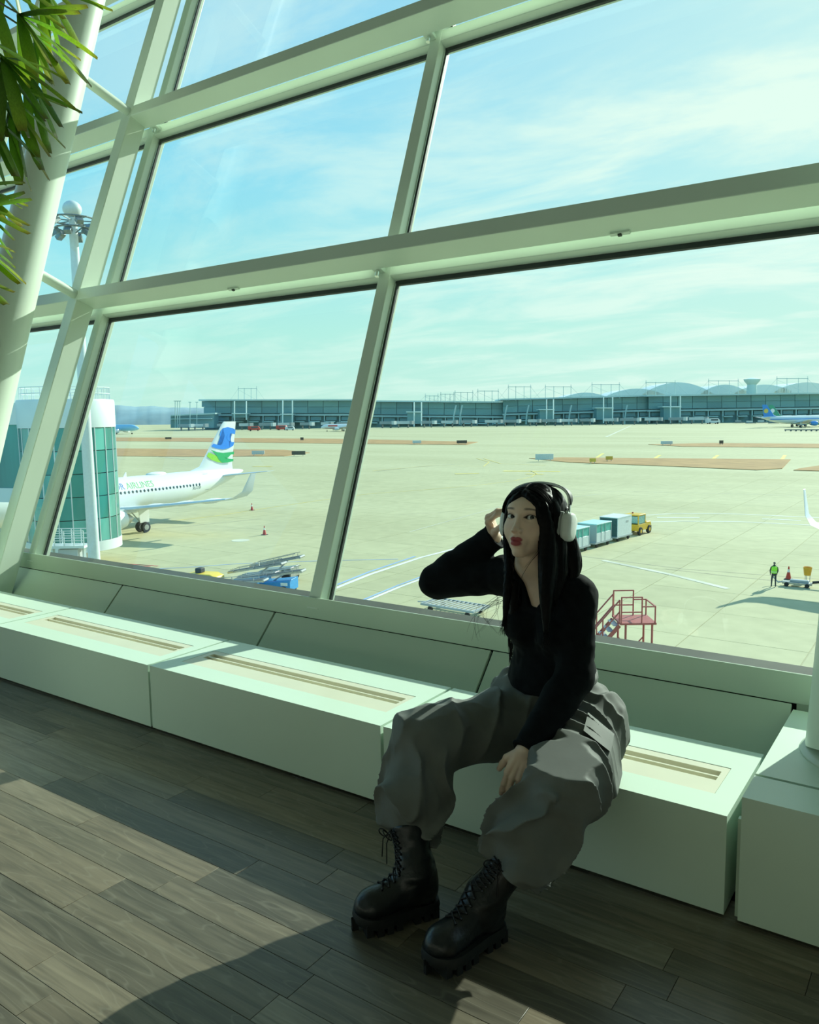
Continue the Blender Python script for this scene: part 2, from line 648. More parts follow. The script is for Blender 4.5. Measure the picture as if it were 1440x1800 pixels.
# ---- benches: heater boxes used as seats
BH, BD = 0.294, 0.468
BNAME = {0: ('white bench unit the woman sits on, beside the column plinth', -1.618, -0.462),
         1: ('white bench unit second from the plinth, left of the seated woman', -2.894, -1.618),
         2: ('white bench unit third from the plinth, crossed by a mullion shadow', -4.17, -2.894),
         3: ('white bench unit fourth from the plinth, cut by the left picture edge', -5.446, -4.17),
         4: ('white bench unit fifth from the plinth, farthest along the window', -6.72, -5.446)}
for i, (lab, x0, x1) in BNAME.items():
    e = empty('window_bench', ((x0 + x1) / 2, 0, 0))
    tag(e, lab, 'bench', 'bench units along the window')
    h = (x1 - x0) / 2 - 0.0065
    t = 0.018
    MB().box(-h, h, 0, t, 0.012, BH - t).build('front_panel', M_BENCH, e)
    MB().box(-h, -h + t, t, BD, 0.012, BH - t).box(h - t, h, t, BD, 0.012, BH - t).box(-h + t, h - t, BD - t, BD, 0.012, BH - t).build('carcass', M_BENCH, e)
    MB().box(-h + 0.01, h - 0.01, 0.02, BD - 0.02, 0.0, 0.03).build('toe_base', M_DARK, e)
    ix0, ix1, iy0, iy1 = -h + 0.072, h - 0.06, 0.115, 0.309
    mb = MB().box(-h, h, 0.0, iy0, BH - t, BH).box(-h, h, iy1, BD, BH - t, BH)
    mb.box(-h, ix0, iy0, iy1, BH - t, BH).box(ix1, h, iy0, iy1, BH - t, BH)
    mb.build('top_panel', M_BENCH, e)
    g = 0.0016
    z1 = BH - 0.0012
    sx0, sx1 = ix0 + 0.035, ix1 - 0.02
    MB().box(ix0 + g, ix1 - g, iy0 + g, 0.206, BH - t, z1).build('grille_plate', M_CREAM, e)
    MB().box(ix0 + g, ix1 - g, 0.272, iy1 - g, BH - t, z1).box(ix0 + g, sx0, 0.206, 0.272, BH - t, z1).box(sx1, ix1 - g, 0.206, 0.272, BH - t, z1).build('grille_rim', M_CREAM, e)
    MB().box(sx0, sx1, 0.2345, 0.2425, BH - t, z1 - 0.002).build('grille_bar', M_CREAM, e)
    MB().box(sx0, sx1, 0.2, 0.28, BH - 0.04, BH - 0.026).build('duct', M_TAN, e)

# ---- column plinth at the right
pe = empty('column_plinth', (-0.13, 0, 0))
tag(pe, 'tall white boxed plinth under the round column at the right edge', 'plinth')
MB().box(-0.302, 0.302, -0.004, 0.016, 0.012, 0.343).build('front_panel', M_BENCH, pe)
MB().box(-0.302, -0.284, 0.016, 0.73, 0.012, 0.343).box(0.284, 0.302, 0.016, 0.73, 0.012, 0.343).box(-0.284, 0.284, 0.71, 0.73, 0.012, 0.343).build('side_panel', M_BENCH, pe)
MB().box(-0.302, 0.302, -0.004, 0.148, 0.343, 0.36).build('front_cap', M_BENCH, pe)
MB().box(-0.302, 0.302, 0.162, 0.745, 0.343, 0.36).build('rear_cap', M_BENCH, pe)
MB().box(-0.29, 0.29, 0.03, 0.70, 0.30, 0.343).build('groove_base', M_DARK, pe)
MB().box(-0.29, 0.29, 0.02, 0.70, 0.0, 0.03).build('toe_base', M_DARK, pe)
MB().box(-0.313, -0.302, 0.012, 0.03, 0.012, 0.29).build('filler_strip', M_PANEL, pe)

# ---- information counter seen low at the left, beyond the column
ce = empty('service_cabinet', (-6.15, 0.42, 0))
tag(ce, 'plain pale service cabinet low at the left, beyond the round column', 'cabinet')
MB().box(-0.42, 0.42, -0.14, 0.16, 0.295, 0.98).build('carcass', M_PANEL, ce, bevel=0.006)
MB().box(-0.43, 0.43, -0.15, 0.17, 0.98, 1.0).build('top', M_PANEL, ce, bevel=0.004)

# ---- roof of the hall, far above the picture
ceil = MB()
ceil.box(-14, 8, -9.0, 3.3, 7.6, 7.75)
tag(ceil.build('ceiling', mat('ceiling_panels', (.28, .29, .25), .8, var=.05)), 'plain grey ceiling high above the hall', 'ceiling', kind='structure')

wb = MB()  # unseen wall, added to hold back sky fill from behind
wb.box(-14, 8, -9.2, -9.0, -0.3, 7.6)
tag(wb.build('added_wall_back', mat('added_back_wall_paint', (.36, .38, .32), .8, var=.05)), 'plain unseen wall behind the viewpoint, added to cut the fill light', 'wall', kind='structure')
wr = MB()  # unseen dark wall, added so the light falls off towards the right
wr.box(8.0, 8.2, -9.2, 3.3, -0.3, 7.75)
tag(wr.build('added_wall_right', mat('added_right_wall_paint', (.16, .16, .14), .8, var=.05)), 'plain dark unseen wall far to the right, added to dim that side', 'wall', kind='structure')
# ================================================================== THE AIRFIELD
RX = random.Random(11)
M_CONC = mat('apron_concrete', (0.47, 0.44, 0.30), 0.85, var=0.05, scale=0.05)


def concrete(name, lines):
    m = bpy.data.materials.new(name)
    m.use_nodes = True
    t = m.node_tree
    b = t.nodes['Principled BSDF']
    b.inputs['Roughness'].default_value = 0.85
    b.inputs['Specular IOR Level'].default_value = 0.2
    geo = N(t, 'ShaderNodeNewGeometry')
    n = N(t, 'ShaderNodeTexNoise')
    n.inputs['Scale'].default_value = 0.035
    n.inputs['Detail'].default_value = 6
    q = N(t, 'ShaderNodeMapping')
    q.inputs['Scale'].default_value = (0.35, 1.3, 1)
    q.inputs['Rotation'].default_value = (0, 0, 0.12)
    t.links.new(geo.outputs['Position'], q.inputs[0])
    t.links.new(q.outputs[0], n.inputs[0])
    n2 = N(t, 'ShaderNodeTexNoise')
    n2.inputs['Scale'].default_value = 0.8
    n2.inputs['Detail'].default_value = 4
    t.links.new(geo.outputs['Position'], n2.inputs[0])
    r1 = ramp(t, [(0.3, (0.47, 0.435, 0.25)), (0.7, (0.56, 0.52, 0.315))])
    t.links.new(n.outputs[0], r1.inputs[0])
    r2 = ramp(t, [(0.3, (0.93, 0.93, 0.93)), (0.7, (1.05, 1.05, 1.05))])
    t.links.new(n2.outputs[0], r2.inputs[0])
    c = mixc(t, 1.0, r1.outputs[0], r2.outputs[0], 'MULTIPLY')
    if lines:
        br = N(t, 'ShaderNodeTexBrick')
        br.offset = 0.0
        br.inputs['Scale'].default_value = 1.0
        br.inputs['Brick Width'].default_value = 6.0
        br.inputs['Row Height'].default_value = 6.0
        br.inputs['Mortar Size'].default_value = 0.05
        br.inputs['Color1'].default_value = (0, 0, 0, 1)
        br.inputs['Color2'].default_value = (0, 0, 0, 1)
        br.inputs['Mortar'].default_value = (1, 1, 1, 1)
        t.links.new(geo.outputs['Position'], br.inputs[0])
        c = mixc(t, smath(t, 'MULTIPLY', br.outputs['Color'], 0.3), c, (0.25, 0.24, 0.18))
    else:
        oi = N(t, 'ShaderNodeObjectInfo')
        k = smath(t, 'ADD', 0.965, smath(t, 'MULTIPLY', oi.outputs['Random'], 0.07))
        kc = N(t, 'ShaderNodeCombineColor')
        for i in range(3):
            t.links.new(k, kc.inputs[i])
        c = mixc(t, 1.0, c, kc.outputs[0], 'MULTIPLY')
    t.links.new(c, b.inputs['Base Color'])
    return m


M_APRON = concrete('apron_far', True)
M_SLAB = concrete('apron_slab', False)
apron = MB().add([(-1500, 2.0, ZA - 0.03), (1500, 2.0, ZA - 0.03), (1500, 2600, ZA - 0.03), (-2500, 2600, ZA - 0.03), (-2500, 2.0, ZA - 0.03)], [(0, 1, 2, 3, 4)]).build('apron_ground', M_APRON)
tag(apron, 'pale concrete airport apron of square slabs outside the windows', 'apron', kind='structure')


def project(q):
    d = np.array(q) - CAM_POS
    k = d @ CAM_W
    return 720 + FPX * (d @ CAM_R) / k, 900 - FPX * (d @ CAM_U) / k, k


cells = []
for i in range(-40, 6):
    for j in range(2, 40):
        cx, cy = i * 6 + 3, j * 6 + 3
        x, yy, k = project((cx, cy, ZA))
        if k > 5 and 150 < x < 1500 and yy < 1010 + 0.16 * x and yy > 780:
            cells.append((k, cx, cy))
cells.sort()
slab0 = None
for k, cx, cy in cells[:298]:
    if slab0 is None:
        slab0 = MB().box(-2.982, 2.982, -2.982, 2.982, -0.04, 0.0).build('concrete_slab', M_SLAB, apron)
        o = slab0
    else:
        o = slab0.copy()
        COL.objects.link(o)
    o.location = (cx, cy, ZA + RX.uniform(-0.006, 0.0))

# ---- painted lines
M_YEL = mat('yellow_line_paint', (0.75, 0.60, 0.16), 0.8, var=0.15, scale=0.4)
M_WLN = mat('white_line_paint', (0.80, 0.80, 0.72), 0.8, var=0.12, scale=0.4)
M_RED = mat('red_line_paint', (0.62, 0.16, 0.12), 0.8, var=0.15, scale=0.4)
M_BLU = mat('blue_line_paint', (0.30, 0.42, 0.62), 0.8, var=0.15, scale=0.4)
M_GRYL = mat('grey_line_paint', (0.32, 0.29, 0.26), 0.85, var=0.15, scale=0.4)
M_PALE = mat('worn_pale_paint', (0.62, 0.60, 0.47), 0.85, var=0.2, scale=0.3)


def line(pts, w, m, z=0.012):
    """a painted strip along picture points laid on the ground"""
    P = [G(*q) for q in pts]
    vs, fs = [], []
    for i, q in enumerate(P):
        t = (P[min(i + 1, len(P) - 1)] - P[max(i - 1, 0)]).normalized()
        n = Vector((-t.y, t.x, 0)) * (w / 2)
        vs += [q + n + Vector((0, 0, z)), q - n + Vector((0, 0, z))]
    for i in range(len(P) - 1):
        fs.append((2 * i, 2 * i + 1, 2 * i + 3, 2 * i + 2))
    return MB().add(vs, fs).build('painted_line', m, apron)


line([(470, 893), (560, 880), (650, 868), (760, 860), (850, 852), (905, 845), (935, 838), (944, 832), (930, 827), (900, 828)], 0.22, M_YEL)
line([(300, 916), (380, 907), (470, 893)], 0.22, M_YEL)
line([(655, 828), (760, 818), (850, 820), (860, 812), (838, 806)], 0.3, M_YEL)
line([(850, 806), (880, 815), (960, 818)], 0.3, M_YEL)
line([(800, 833), (842, 832)], 1.5, M_YEL)
line([(885, 828), (985, 829)], 2.0, M_YEL)
line([(925, 833), (955, 834)], 1.2, M_YEL)
line([(445, 820), (478, 820)], 2.0, M_YEL)
line([(1060, 797), (1044, 808)], 0.9, M_YEL)
line([(1160, 800), (1148, 808)], 0.9, M_YEL)
line([(1262, 800), (1252, 808)], 0.9, M_YEL)
line([(1380, 800), (1372, 812)], 0.9, M_YEL)
line([(1030, 921), (1100, 908), (1180, 903), (1280, 903), (1440, 910)], 0.32, M_WLN)
line([(1130, 918), (1200, 916), (1300, 917), (1440, 924)], 0.32, M_WLN)
line([(1155, 909.5), (1230, 910)], 0.4, M_WLN)
line([(1340, 912), (1408, 915)], 0.4, M_WLN)
line([(585, 1036), (650, 1010), (740, 980), (830, 957), (900, 940), (1000, 925)], 0.34, M_WLN)
line([(585, 1031), (650, 1005), (730, 978)], 0.26, M_BLU)
line([(640, 1058), (700, 1033), (780, 1003), (830, 985)], 0.26, M_WLN)
line([(630, 1058), (700, 1029), (770, 1003)], 0.2, M_BLU)
line([(785, 975), (840, 966)], 0.5, M_PALE)
line([(200, 1003), (320, 998), (420, 991), (560, 986), (700, 983)], 0.16, M_BLU)
line([(250, 800), (330, 808)], 0.4, M_PALE)
line([(660, 829), (720, 822), (800, 816)], 0.25, M_PALE)
line([(720, 935), (900, 885), (1060, 868)], 0.14, M_PALE)
line([(1005, 862), (1200, 866), (1440, 872)], 0.12, M_PALE)
line([(1060, 985), (1180, 1010), (1280, 1035)], 0.5, M_PALE)
line([(1066, 768), (1110, 748)], 1.2, M_PALE)
line([(1095, 761), (1110, 761)], 1.6, M_PALE)
line([(1144, 771), (1162, 771)], 1.6, M_PALE)
line([(1235, 770), (1275, 770)], 1.6, M_PALE)
line([(990, 775), (1000, 775)], 1.4, M_PALE)
line([(1170, 1000), (1300, 1015), (1440, 1028)], 0.06, M_GRYL)
line([(1000, 975), (1200, 1000), (1440, 1018)], 0.06, M_GRYL)
line([(200, 935), (330, 925), (460, 912)], 0.08, M_GRYL)
line([(700, 905), (900, 893), (1100, 905)], 0.06, M_GRYL)
# red hatched box under the bridge
for k in range(6):
    line([(182 + 4 * k, 990 + 1.6 * k), (270 - 5 * k, 994 + 1.9 * k)], 0.18, M_RED)
line([(178, 988), (278, 995), (240, 1004), (180, 1000), (178, 988)], 0.14, M_RED)

# ---- dry grass verges
M_GRASS = mat('dry_grass', (0.42, 0.24, 0.09), 0.95, var=0.18, scale=0.25, bump=0.4, bscale=3)


def verge(pts, label):
    P = [G(*q) for q in pts]
    n = len(P)
    vs = [q + Vector((0, 0, 0.10)) for q in P] + [q + Vector((0, 0, -0.03)) for q in P]
    fs = [tuple(range(n))] + [(i, (i + 1) % n, n + (i + 1) % n, n + i) for i in range(n)]
    return tag(MB().add(vs, fs).build('dry_grass', M_GRASS), label, 'grass', kind='stuff')


verge([(930, 806), (990, 804.5), (1390, 808), (1375, 824), (1330, 826.5), (1180, 820), (1000, 813)], 'long brown dry grass island right of centre between the taxiways')
verge([(1405, 824), (1440, 819), (1500, 821), (1500, 830), (1395, 827)], 'dry grass patch cut by the right picture edge')
verge([(1140, 781.5), (1250, 779), (1500, 781), (1500, 788), (1200, 785)], 'far thin dry grass strip at the right, before the airliner tails')
verge([(-40, 768), (300, 769.5), (590, 771.5), (840, 777), (820, 782), (600, 780), (300, 776), (-40, 774)], 'farther of two brown grass strips behind the parked airliner tail')
verge([(-40, 788), (200, 788.5), (500, 791), (545, 796), (500, 802), (330, 803), (100, 801), (-40, 799)], 'nearer of two brown grass strips behind the parked airliner tail')

# ---- far hills
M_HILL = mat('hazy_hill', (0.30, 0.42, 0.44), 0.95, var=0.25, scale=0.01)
hp = [(120, 716), (190, 712), (215, 713), (250, 715), (275, 713.5), (300, 717), (330, 716), (360, 718), (420, 728), (470, 742)]
mb = MB()
F1, F2 = 1500.0, 1900.0
tops, low, back = [], [], []
nh_ = 90
for i in range(nh_):
    x = 120 + 350 * i / (nh_ - 1)
    for (xa, ya), (xb, yb) in zip(hp, hp[1:]):
        if xa <= x <= xb:
            y = ya + (yb - ya) * (x - xa) / (xb - xa)
    y += .5 * math.sin(i * .5) + .3 * math.sin(i * 1.3) + RX.uniform(-.12, .12)
    tops.append(at_depth(x, y, F1 + 120))
    low.append(at_depth(x, 752, F1))
    back.append(at_depth(x, 752, F2))
for q in low + back:
    q.z = ZA - 1
n = nh_
midr = [a_.lerp(b_, .5) + Vector((0, 0, 4 + RX.uniform(-.3, .3))) for a_, b_ in zip(tops, low)]
mb.add(tops + midr + low + back, [(i, i + 1, n + i + 1, n + i) for i in range(n - 1)] + [(n + i, n + i + 1, 2 * n + i + 1, 2 * n + i) for i in range(n - 1)] + [(i + 1, i, 3 * n + i, 3 * n + i + 1) for i in range(n - 1)])
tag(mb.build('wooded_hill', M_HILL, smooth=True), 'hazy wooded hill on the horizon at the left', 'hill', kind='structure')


# ------------------------------------------------------------------ airliners
M_PLW = mat('airliner_white_paint', (0.80, 0.82, 0.80), 0.3, var=0.02, scale=0.3)
M_PLG = mat('airliner_grey_paint', (0.42, 0.45, 0.46), 0.4, var=0.05, scale=0.4)
M_WING = mat('wing_grey_paint', (0.62, 0.66, 0.68), 0.35, var=0.05, scale=0.4)
M_DGL = mat('dark_cabin_glass', (0.07, 0.10, 0.12), 0.2, var=0.2)
M_TYRE = mat('black_rubber', (0.02, 0.022, 0.024), 0.7, var=0.2)
M_METAL = mat('bare_metal', (0.45, 0.47, 0.48), 0.35, metal=0.9, var=0.15)
M_LBLUE = mat('logo_blue', (0.02, 0.24, 0.80), 0.35, var=0.05)
M_LGREEN = mat('logo_green', (0.02, 0.42, 0.12), 0.35, var=0.05)
M_LLIME = mat('logo_lime', (0.30, 0.66, 0.04), 0.35, var=0.08)
M_SKYBL = mat('light_blue_paint', (0.26, 0.55, 0.78), 0.35, var=0.05)
M_DBLUE = mat('tail_blue_paint', (0.05, 0.28, 0.72), 0.35, var=0.05)
M_TGREEN = mat('tail_green_paint', (0.05, 0.34, 0.20), 0.35, var=0.05)
M_GOLD = mat('emblem_gold', (0.75, 0.55, 0.12), 0.4, var=0.05)
M_RDP = mat('red_livery_paint', (0.65, 0.08, 0.06), 0.4, var=0.05)

FUS = [(0, .12, 3.3), (.5, .62, 3.38), (1.3, 1.12, 3.5), (2.6, 1.58, 3.68), (4.2, 1.88, 3.82), (6, 1.975, 3.87), (12, 1.975, 3.87), (18, 1.975, 3.87), (23.5, 1.975, 3.87),
       (26, 1.88, 3.97), (28.5, 1.68, 4.16), (31, 1.36, 4.45), (33.5, .98, 4.78), (35.6, .62, 5.06), (37, .34, 5.24), (37.57, .16, 5.3)]


def fus_rz(x):
    for a, b in zip(FUS, FUS[1:]):
        if a[0] <= x <= b[0]:
            k = (x - a[0]) / (b[0] - a[0])
            return a[1] + (b[1] - a[1]) * k, a[2] + (b[2] - a[2]) * k
    return FUS[-1][1], FUS[-1][2]


def foil(le, te, t):       # eight-point wing section from leading to trailing edge, t = thickness along z (or y for fins)
    ks = ((0, 0), (0.06, .42), (.3, .5), (.65, .32), (1, .02), (.65, -.26), (.3, -.42), (.06, -.35))
    return [(le.lerp(te, k), s * t) for k, s in ks]


def wing_loft(secs, axis):
    """secs: (leading edge, trailing edge, thickness)"""
    mb = MB()
    rings = []
    for le, te, t in secs:
        rings.append([q + axis * s for q, s in foil(Vector(le), Vector(te), t)])
    n = 8
    vs = [q for r in rings for q in r]
    fs = []
    for i in range(len(rings) - 1):
        for j in range(n):
            fs.append((i * n + j, i * n + (j + 1) % n, (i + 1) * n + (j + 1) % n, (i + 1) * n + j))
    fs.append(tuple(range(n)))
    fs.append(tuple(range((len(rings) - 1) * n, len(rings) * n)))
    return mb.add(vs, fs)


def airliner(name, mats, detail=True, winglet=True):
    """x runs nose to tail, y to the left wing, z up from the ground"""
    e = empty(name)
    fm, finm, wm, em = mats
    mb = MB()
    seg = 72 if detail else 32
    vs, fs = [], []
    for x, r, zc in FUS:
        for j in range(seg):
            a = 2 * math.pi * j / seg
            vs.append((x, r * math.cos(a), zc + r * math.sin(a)))
    for i in range(len(FUS) - 1):
        for j in range(seg):
            fs.append((i * seg + j, (i + 1) * seg + j, (i + 1) * seg + (j + 1) % seg, i * seg + (j + 1) % seg))
    fs += [tuple(range(seg)), tuple(range((len(FUS) - 1) * seg, len(FUS) * seg))]
    mb.add(vs, fs).build('fuselage', fm, e, smooth=True)
    MB().ell((16.5, 0, 2.35), (5.5, 1.9, 0.75), 20, 10).build('belly_fairing', fm, e, smooth='all')
    for s, nm in ((1, 'left'), (-1, 'right')):
        up = Vector((0, 0, 1))
        secs = [((11.2, s * 1.5, 2.55), (19.0, s * 1.5, 2.45), 0.95), ((14.0, s * 6.2, 3.0), (18.6, s * 6.2, 2.95), 0.55), ((18.6, s * 15.2, 3.95), (21.0, s * 15.2, 3.95), 0.26)]
        w = wing_loft(secs, up).build('wing', wm, e, smooth=True)
        if winglet:
            sd = Vector((0, s, 0))
            wing_loft([((18.6, s * 15.2, 3.95), (21.0, s * 15.2, 3.95), 0.26), ((19.1, s * 15.9, 4.15), (21.2, s * 15.9, 4.15), 0.2), ((19.9, s * 16.4, 4.7), (21.5, s * 16.4, 4.7), 0.14),
                       ((20.9, s * 16.75, 6.5), (21.7, s * 16.75, 6.5), 0.06)], (sd + up * 0.5).normalized()).build('winglet', wm, w, smooth=True)
        if detail:
            for yy in (5.0, 8.6, 11.8):
                MB().ell((17.0 + yy * 0.27, s * yy, 2.75 + (yy - 4) * 0.1), (1.6, 0.22, 0.28), 10, 6).build('flap_fairing', wm, w, smooth='all')
        wing_loft([((32.6, s * 0.5, 4.9), (36.2, s * 0.5, 4.95), 0.34), ((35.4, s * 6.2, 5.5), (37.0, s * 6.2, 5.52), 0.12)], up).build('stabilizer', wm, e, smooth=True)
        en = MB().lathe([(0.86, 0), (1.08, 0.12), (1.18, 0.6), (1.2, 1.5), (1.05, 2.7), (0.8, 3.5)], 24, (10.2, s * 5.75, 2.0), (1, 0, 0), cap=True).build('engine', em, e, smooth=True)
        MB().lathe([(0.62, 0), (0.5, 0.7), (0.1, 1.3)], 16, (13.6, s * 5.75, 2.0), (1, 0, 0)).build('exhaust_cone', M_METAL, en, smooth=True)
        MB().prism([(11.6, s * 5.65, 3.1), (15.6, s * 5.65, 3.0), (15.2, s * 5.65, 2.6), (13.2, s * 5.65, 2.6)], (0, s * 0.2, 0)).build('pylon', wm, en)
        g = MB().tube([(17.7, s * 3.8, 2.7), (17.7, s * 3.8, 0.58)], 0.13, 10).build('main_gear', M_PLG, e, smooth=True)
        MB().bar((17.5, s * 3.8, 1.0), (16.6, s * 3.0, 2.6), 0.12).build('drag_strut', M_PLG, g)
        for k in (-0.42, 0.42):
            MB().lathe([(0.32, -.2), (0.54, -.18), (0.585, -.08), (0.585, .08), (0.54, .18), (0.32, .2)], 24, (17.7, s * 3.8 + k, 0.585), (0, 1, 0)).build('wheel', M_TYRE, g, smooth=True)
            MB().lathe([(0.30, -.205), (0.12, -.16), (0.12, .16), (0.30, .205)], 16, (17.7, s * 3.8 + k, 0.585), (0, 1, 0)).build('wheel_hub', M_METAL, g, smooth=True)
        MB().prism([(16.9, s * 4.1, 2.7), (18.4, s * 4.1, 2.7), (18.3, s * 4.1, 1.1), (17.1, s * 4.1, 1.1)], (0, s * 0.06, 0)).build('gear_door', fm, g)
    g = MB().tube([(4.9, 0, 2.2), (4.9, 0, 0.45)], 0.1, 10).build('nose_gear', M_PLG, e, smooth=True)
    for k in (-0.25, 0.25):
        MB().lathe([(0.2, -.1), (0.36, -.09), (0.38, 0), (0.36, .09), (0.2, .1)], 18, (4.9, k, 0.38), (0, 1, 0)).build('wheel', M_TYRE, g, smooth=True)
    sd = Vector((0, 1, 0))
    f = wing_loft([((27.4, 0, 5.55), (35.9, 0, 5.2), 0.5), ((30.0, 0, 6.3), (35.75, 0, 6.3), 0.48), ((34.2, 0, 11.5), (36.7, 0, 11.5), 0.24), ((34.5, 0, 11.76), (36.7, 0, 11.76), 0.16)], sd)
    f.build('tail_fin', finm, e, smooth=True)
    return e


def orient(e, base, head, ref=17.7, scale=1.0, level=ZA):
    """head = unit (lat, fwd) the nose points to; base = (lat, fwd) of the main gear station"""
    d = RH * (-head[0]) + FH * (-head[1])           # nose -> tail
    e.rotation_euler = (0, 0, math.atan2(d.y, d.x))
    p = LF(*base) - d * ref * scale
    e.location = (p.x, p.y, level)
    e.scale = (scale,) * 3
    return d


hd = Vector((-0.52, -0.854)).normalized()
jet = airliner('parked_airliner', (M_PLW, M_PLW, M_WING, M_PLW))
tag(jet, 'white parked airliner with blue and green wave emblem on its tail fin', 'airliner')
dj = orient(jet, (-32.3, 88.4), hd)
bpy.context.view_layer.update()
JM = jet.matrix_basis.copy()
JI = JM.inverted()


def jet_side(px, py, y):        # picture point on the plane y = const of the parked jet, in its own axes
    c, d = ray(px, py)
    c, d = JI @ Vector(c), JI.to_3x3() @ Vector(d)
    return c + d * ((y - c.y) / d.y)


def decal(pts, m, name, z):
    P = []
    for x, yy in pts:                      # picture outline of the fin -> the fin's own edges
        v_ = (yy - 140.0) / 605.0
        u_ = (x - (755 - .557 * (yy - 140))) / ((905 - .1157 * (yy - 140)) - (755 - .557 * (yy - 140)))
        u_ = min(.985, max(.03, u_))
        zz = 11.72 - v_ * 5.75
        le = 34.35 + (30.0 - 34.35) * (11.76 - zz) / 5.46
        te = 36.7 + (35.75 - 36.7) * (11.76 - zz) / 5.46
        P.append(Vector((le + (te - le) * u_, 0, zz)))
    bm = bmesh.new()
    vv = [bm.verts.new((q.x, 0, q.z)) for q in P]
    f = bm.faces.new(vv)
    bmesh.ops.triangulate(bm, faces=[f], ngon_method='EAR_CLIP')
    for v_ in bm.verts:
        v_.co.y = -(.5 * (.48 - .24 * (v_.co.z - 6.3) / 5.2) + z)
    me = bpy.data.meshes.new(name)
    bm.to_mesh(me)
    bm.free()
    me.materials.append(m)
    o = bpy.data.objects.new(name, me)
    COL.objects.link(o)
    o.parent = jet
    sm = o.modifiers.new('thick', 'SOLIDIFY')
    sm.thickness = 0.01
    return o


decal([(890, 250), (860, 228), (800, 210), (745, 222), (712, 262), (697, 310), (702, 360), (730, 408), (768, 432), (795, 440), (770, 452), (730, 455), (660, 440), (612, 422), (580, 458), (640, 488), (720, 507), (800, 492), (850, 462),
       (866, 415), (830, 414), (795, 396), (774, 362), (776, 332), (800, 302), (840, 297), (880, 310)], M_LBLUE, 'wave_emblem', 0.012)
decal([(538, 532), (506, 580), (570, 632), (640, 668), (700, 683), (730, 684), (690, 640), (640, 590), (590, 556)], M_LLIME, 'leaf_emblem', 0.018)
decal([(572, 498), (640, 534), (720, 553), (860, 543), (853, 580), (760, 578), (692, 572), (730, 606), (785, 636), (842, 645), (838, 672), (770, 684), (700, 683), (665, 645), (640, 590), (610, 545)], M_LGREEN, 'leaf_emblem', 0.024)


def side_text(body, p0, p1, m, name, zoff=.78, hgt=.95):
    cu = bpy.data.curves.new('lettering', 'FONT')
    cu.body = body
    cu.resolution_u = 2
    ot = bpy.data.objects.new('lettering', cu)
    COL.objects.link(ot)
    dg = bpy.context.evaluated_depsgraph_get()
    me = bpy.data.meshes.new_from_object(ot.evaluated_get(dg))
    bpy.data.objects.remove(ot)
    bm = bmesh.new()
    bm.from_mesh(me)
    bmesh.ops.triangulate(bm, faces=bm.faces)
    bmesh.ops.subdivide_edges(bm, edges=bm.edges, cuts=4, use_grid_fill=True)
    bm.to_mesh(me)
    bm.free()
    xs = [v.co.x for v in me.vertices]
    w = max(xs) - min(xs)
    ys = max(v.co.y for v in me.vertices)
    a, b = jet_side(*p0, -1.9), jet_side(*p1, -1.9)
    a.z = b.z = fus_rz(a.x)[1] + zoff
    L = abs(b.x - a.x)
    h = hgt
    for v in me.vertices:
        x = a.x + (v.co.x - min(xs)) / w * L
        z = a.z + (b.z - a.z) * (v.co.x - min(xs)) / w + v.co.y * h
        r, zc = fus_rz(x)
        v.co = (x, -math.sqrt(max(0.01, r * r - (z - zc) ** 2)) - 0.02, z)
    me.materials.append(m)
    o = bpy.data.objects.new(name, me)
    COL.objects.link(o)
    o.parent = jet
    return o


side_text('KOR', (197, 856), (221, 854.5), mat('lettering_blue', (0.05, 0.18, 0.50), 0.4), 'airline_lettering')
side_text('AIRLINES', (224.5, 854), (272.5, 848.5), mat('lettering_green', (0.16, 0.50, 0.16), 0.4), 'airline_lettering')
side_text('XU-739', (340, 858.5), (355.5, 856.8), mat('lettering_dark', (0.08, 0.10, 0.10), 0.4), 'registration_lettering', -.30, .5)
# cabin windows and the rear door
wx = 8.0
w0 = None
ra = jet_side(353, 849, -1.9)
lb = jet_side(205, 865, -1.9)
nwin = 34
for k in range(nwin):
    x = ra.x - 0.533 * k
    r, zc = fus_rz(x)
    z = 4.28
    yy = math.sqrt(r * r - (z - zc) ** 2)
    if w0 is None:
        w0 = MB().ell((0, 0, 0), (0.13, 0.05, 0.19), 10, 6).build('cabin_window', M_DGL, jet, smooth='all')
        o = w0
    else:
        o = w0.copy()
        COL.objects.link(o)
    o.location = (x, -yy, z)
dr = jet_side(369, 847, -1.8)
mb = MB()
for (xa, xb, za, zb) in ((-.42, .42, .93, .98), (-.42, .42, -.98, -.93), (-.45, -.40, -.95, .95), (.40, .45, -.95, .95)):
    q = []
    for (xx, zz) in ((xa, za), (xb, za), (xb, zb), (xa, zb)):
        r, zc = fus_rz(dr.x + xx)
        q.append((dr.x + xx, -math.sqrt(max(.05, r * r - (dr.z + zz - zc) ** 2)) - 0.02, dr.z + zz))
    mb.add(q, [(0, 1, 2, 3)])
mb.build('rear_door_outline', M_PLG, jet)
MB().ell((23.2, 0, 5.85), (1.5, 0.5, 0.28), 16, 8).build('satellite_dome', M_PLW, jet, smooth='all')
MB().prism([(18.5, -.02, 5.8), (19.0, -.02, 5.8), (19.0, -.02, 6.35), (18.85, -.02, 6.35)], (0, .04, 0)).build('blade_antenna', M_PLW, jet)

# airliner on the right of which only the wing end shows in the picture
rj = airliner('neighbour_airliner', (M_PLW, M_PLW, M_WING, M_PLW), detail=False)
tag(rj, 'white airliner cut by the right edge, only its upturned wing tip in view', 'airliner')
rj.location = (7.15, 41.2, ZA)
rj.rotation_euler = (0, 0, math.pi / 2)

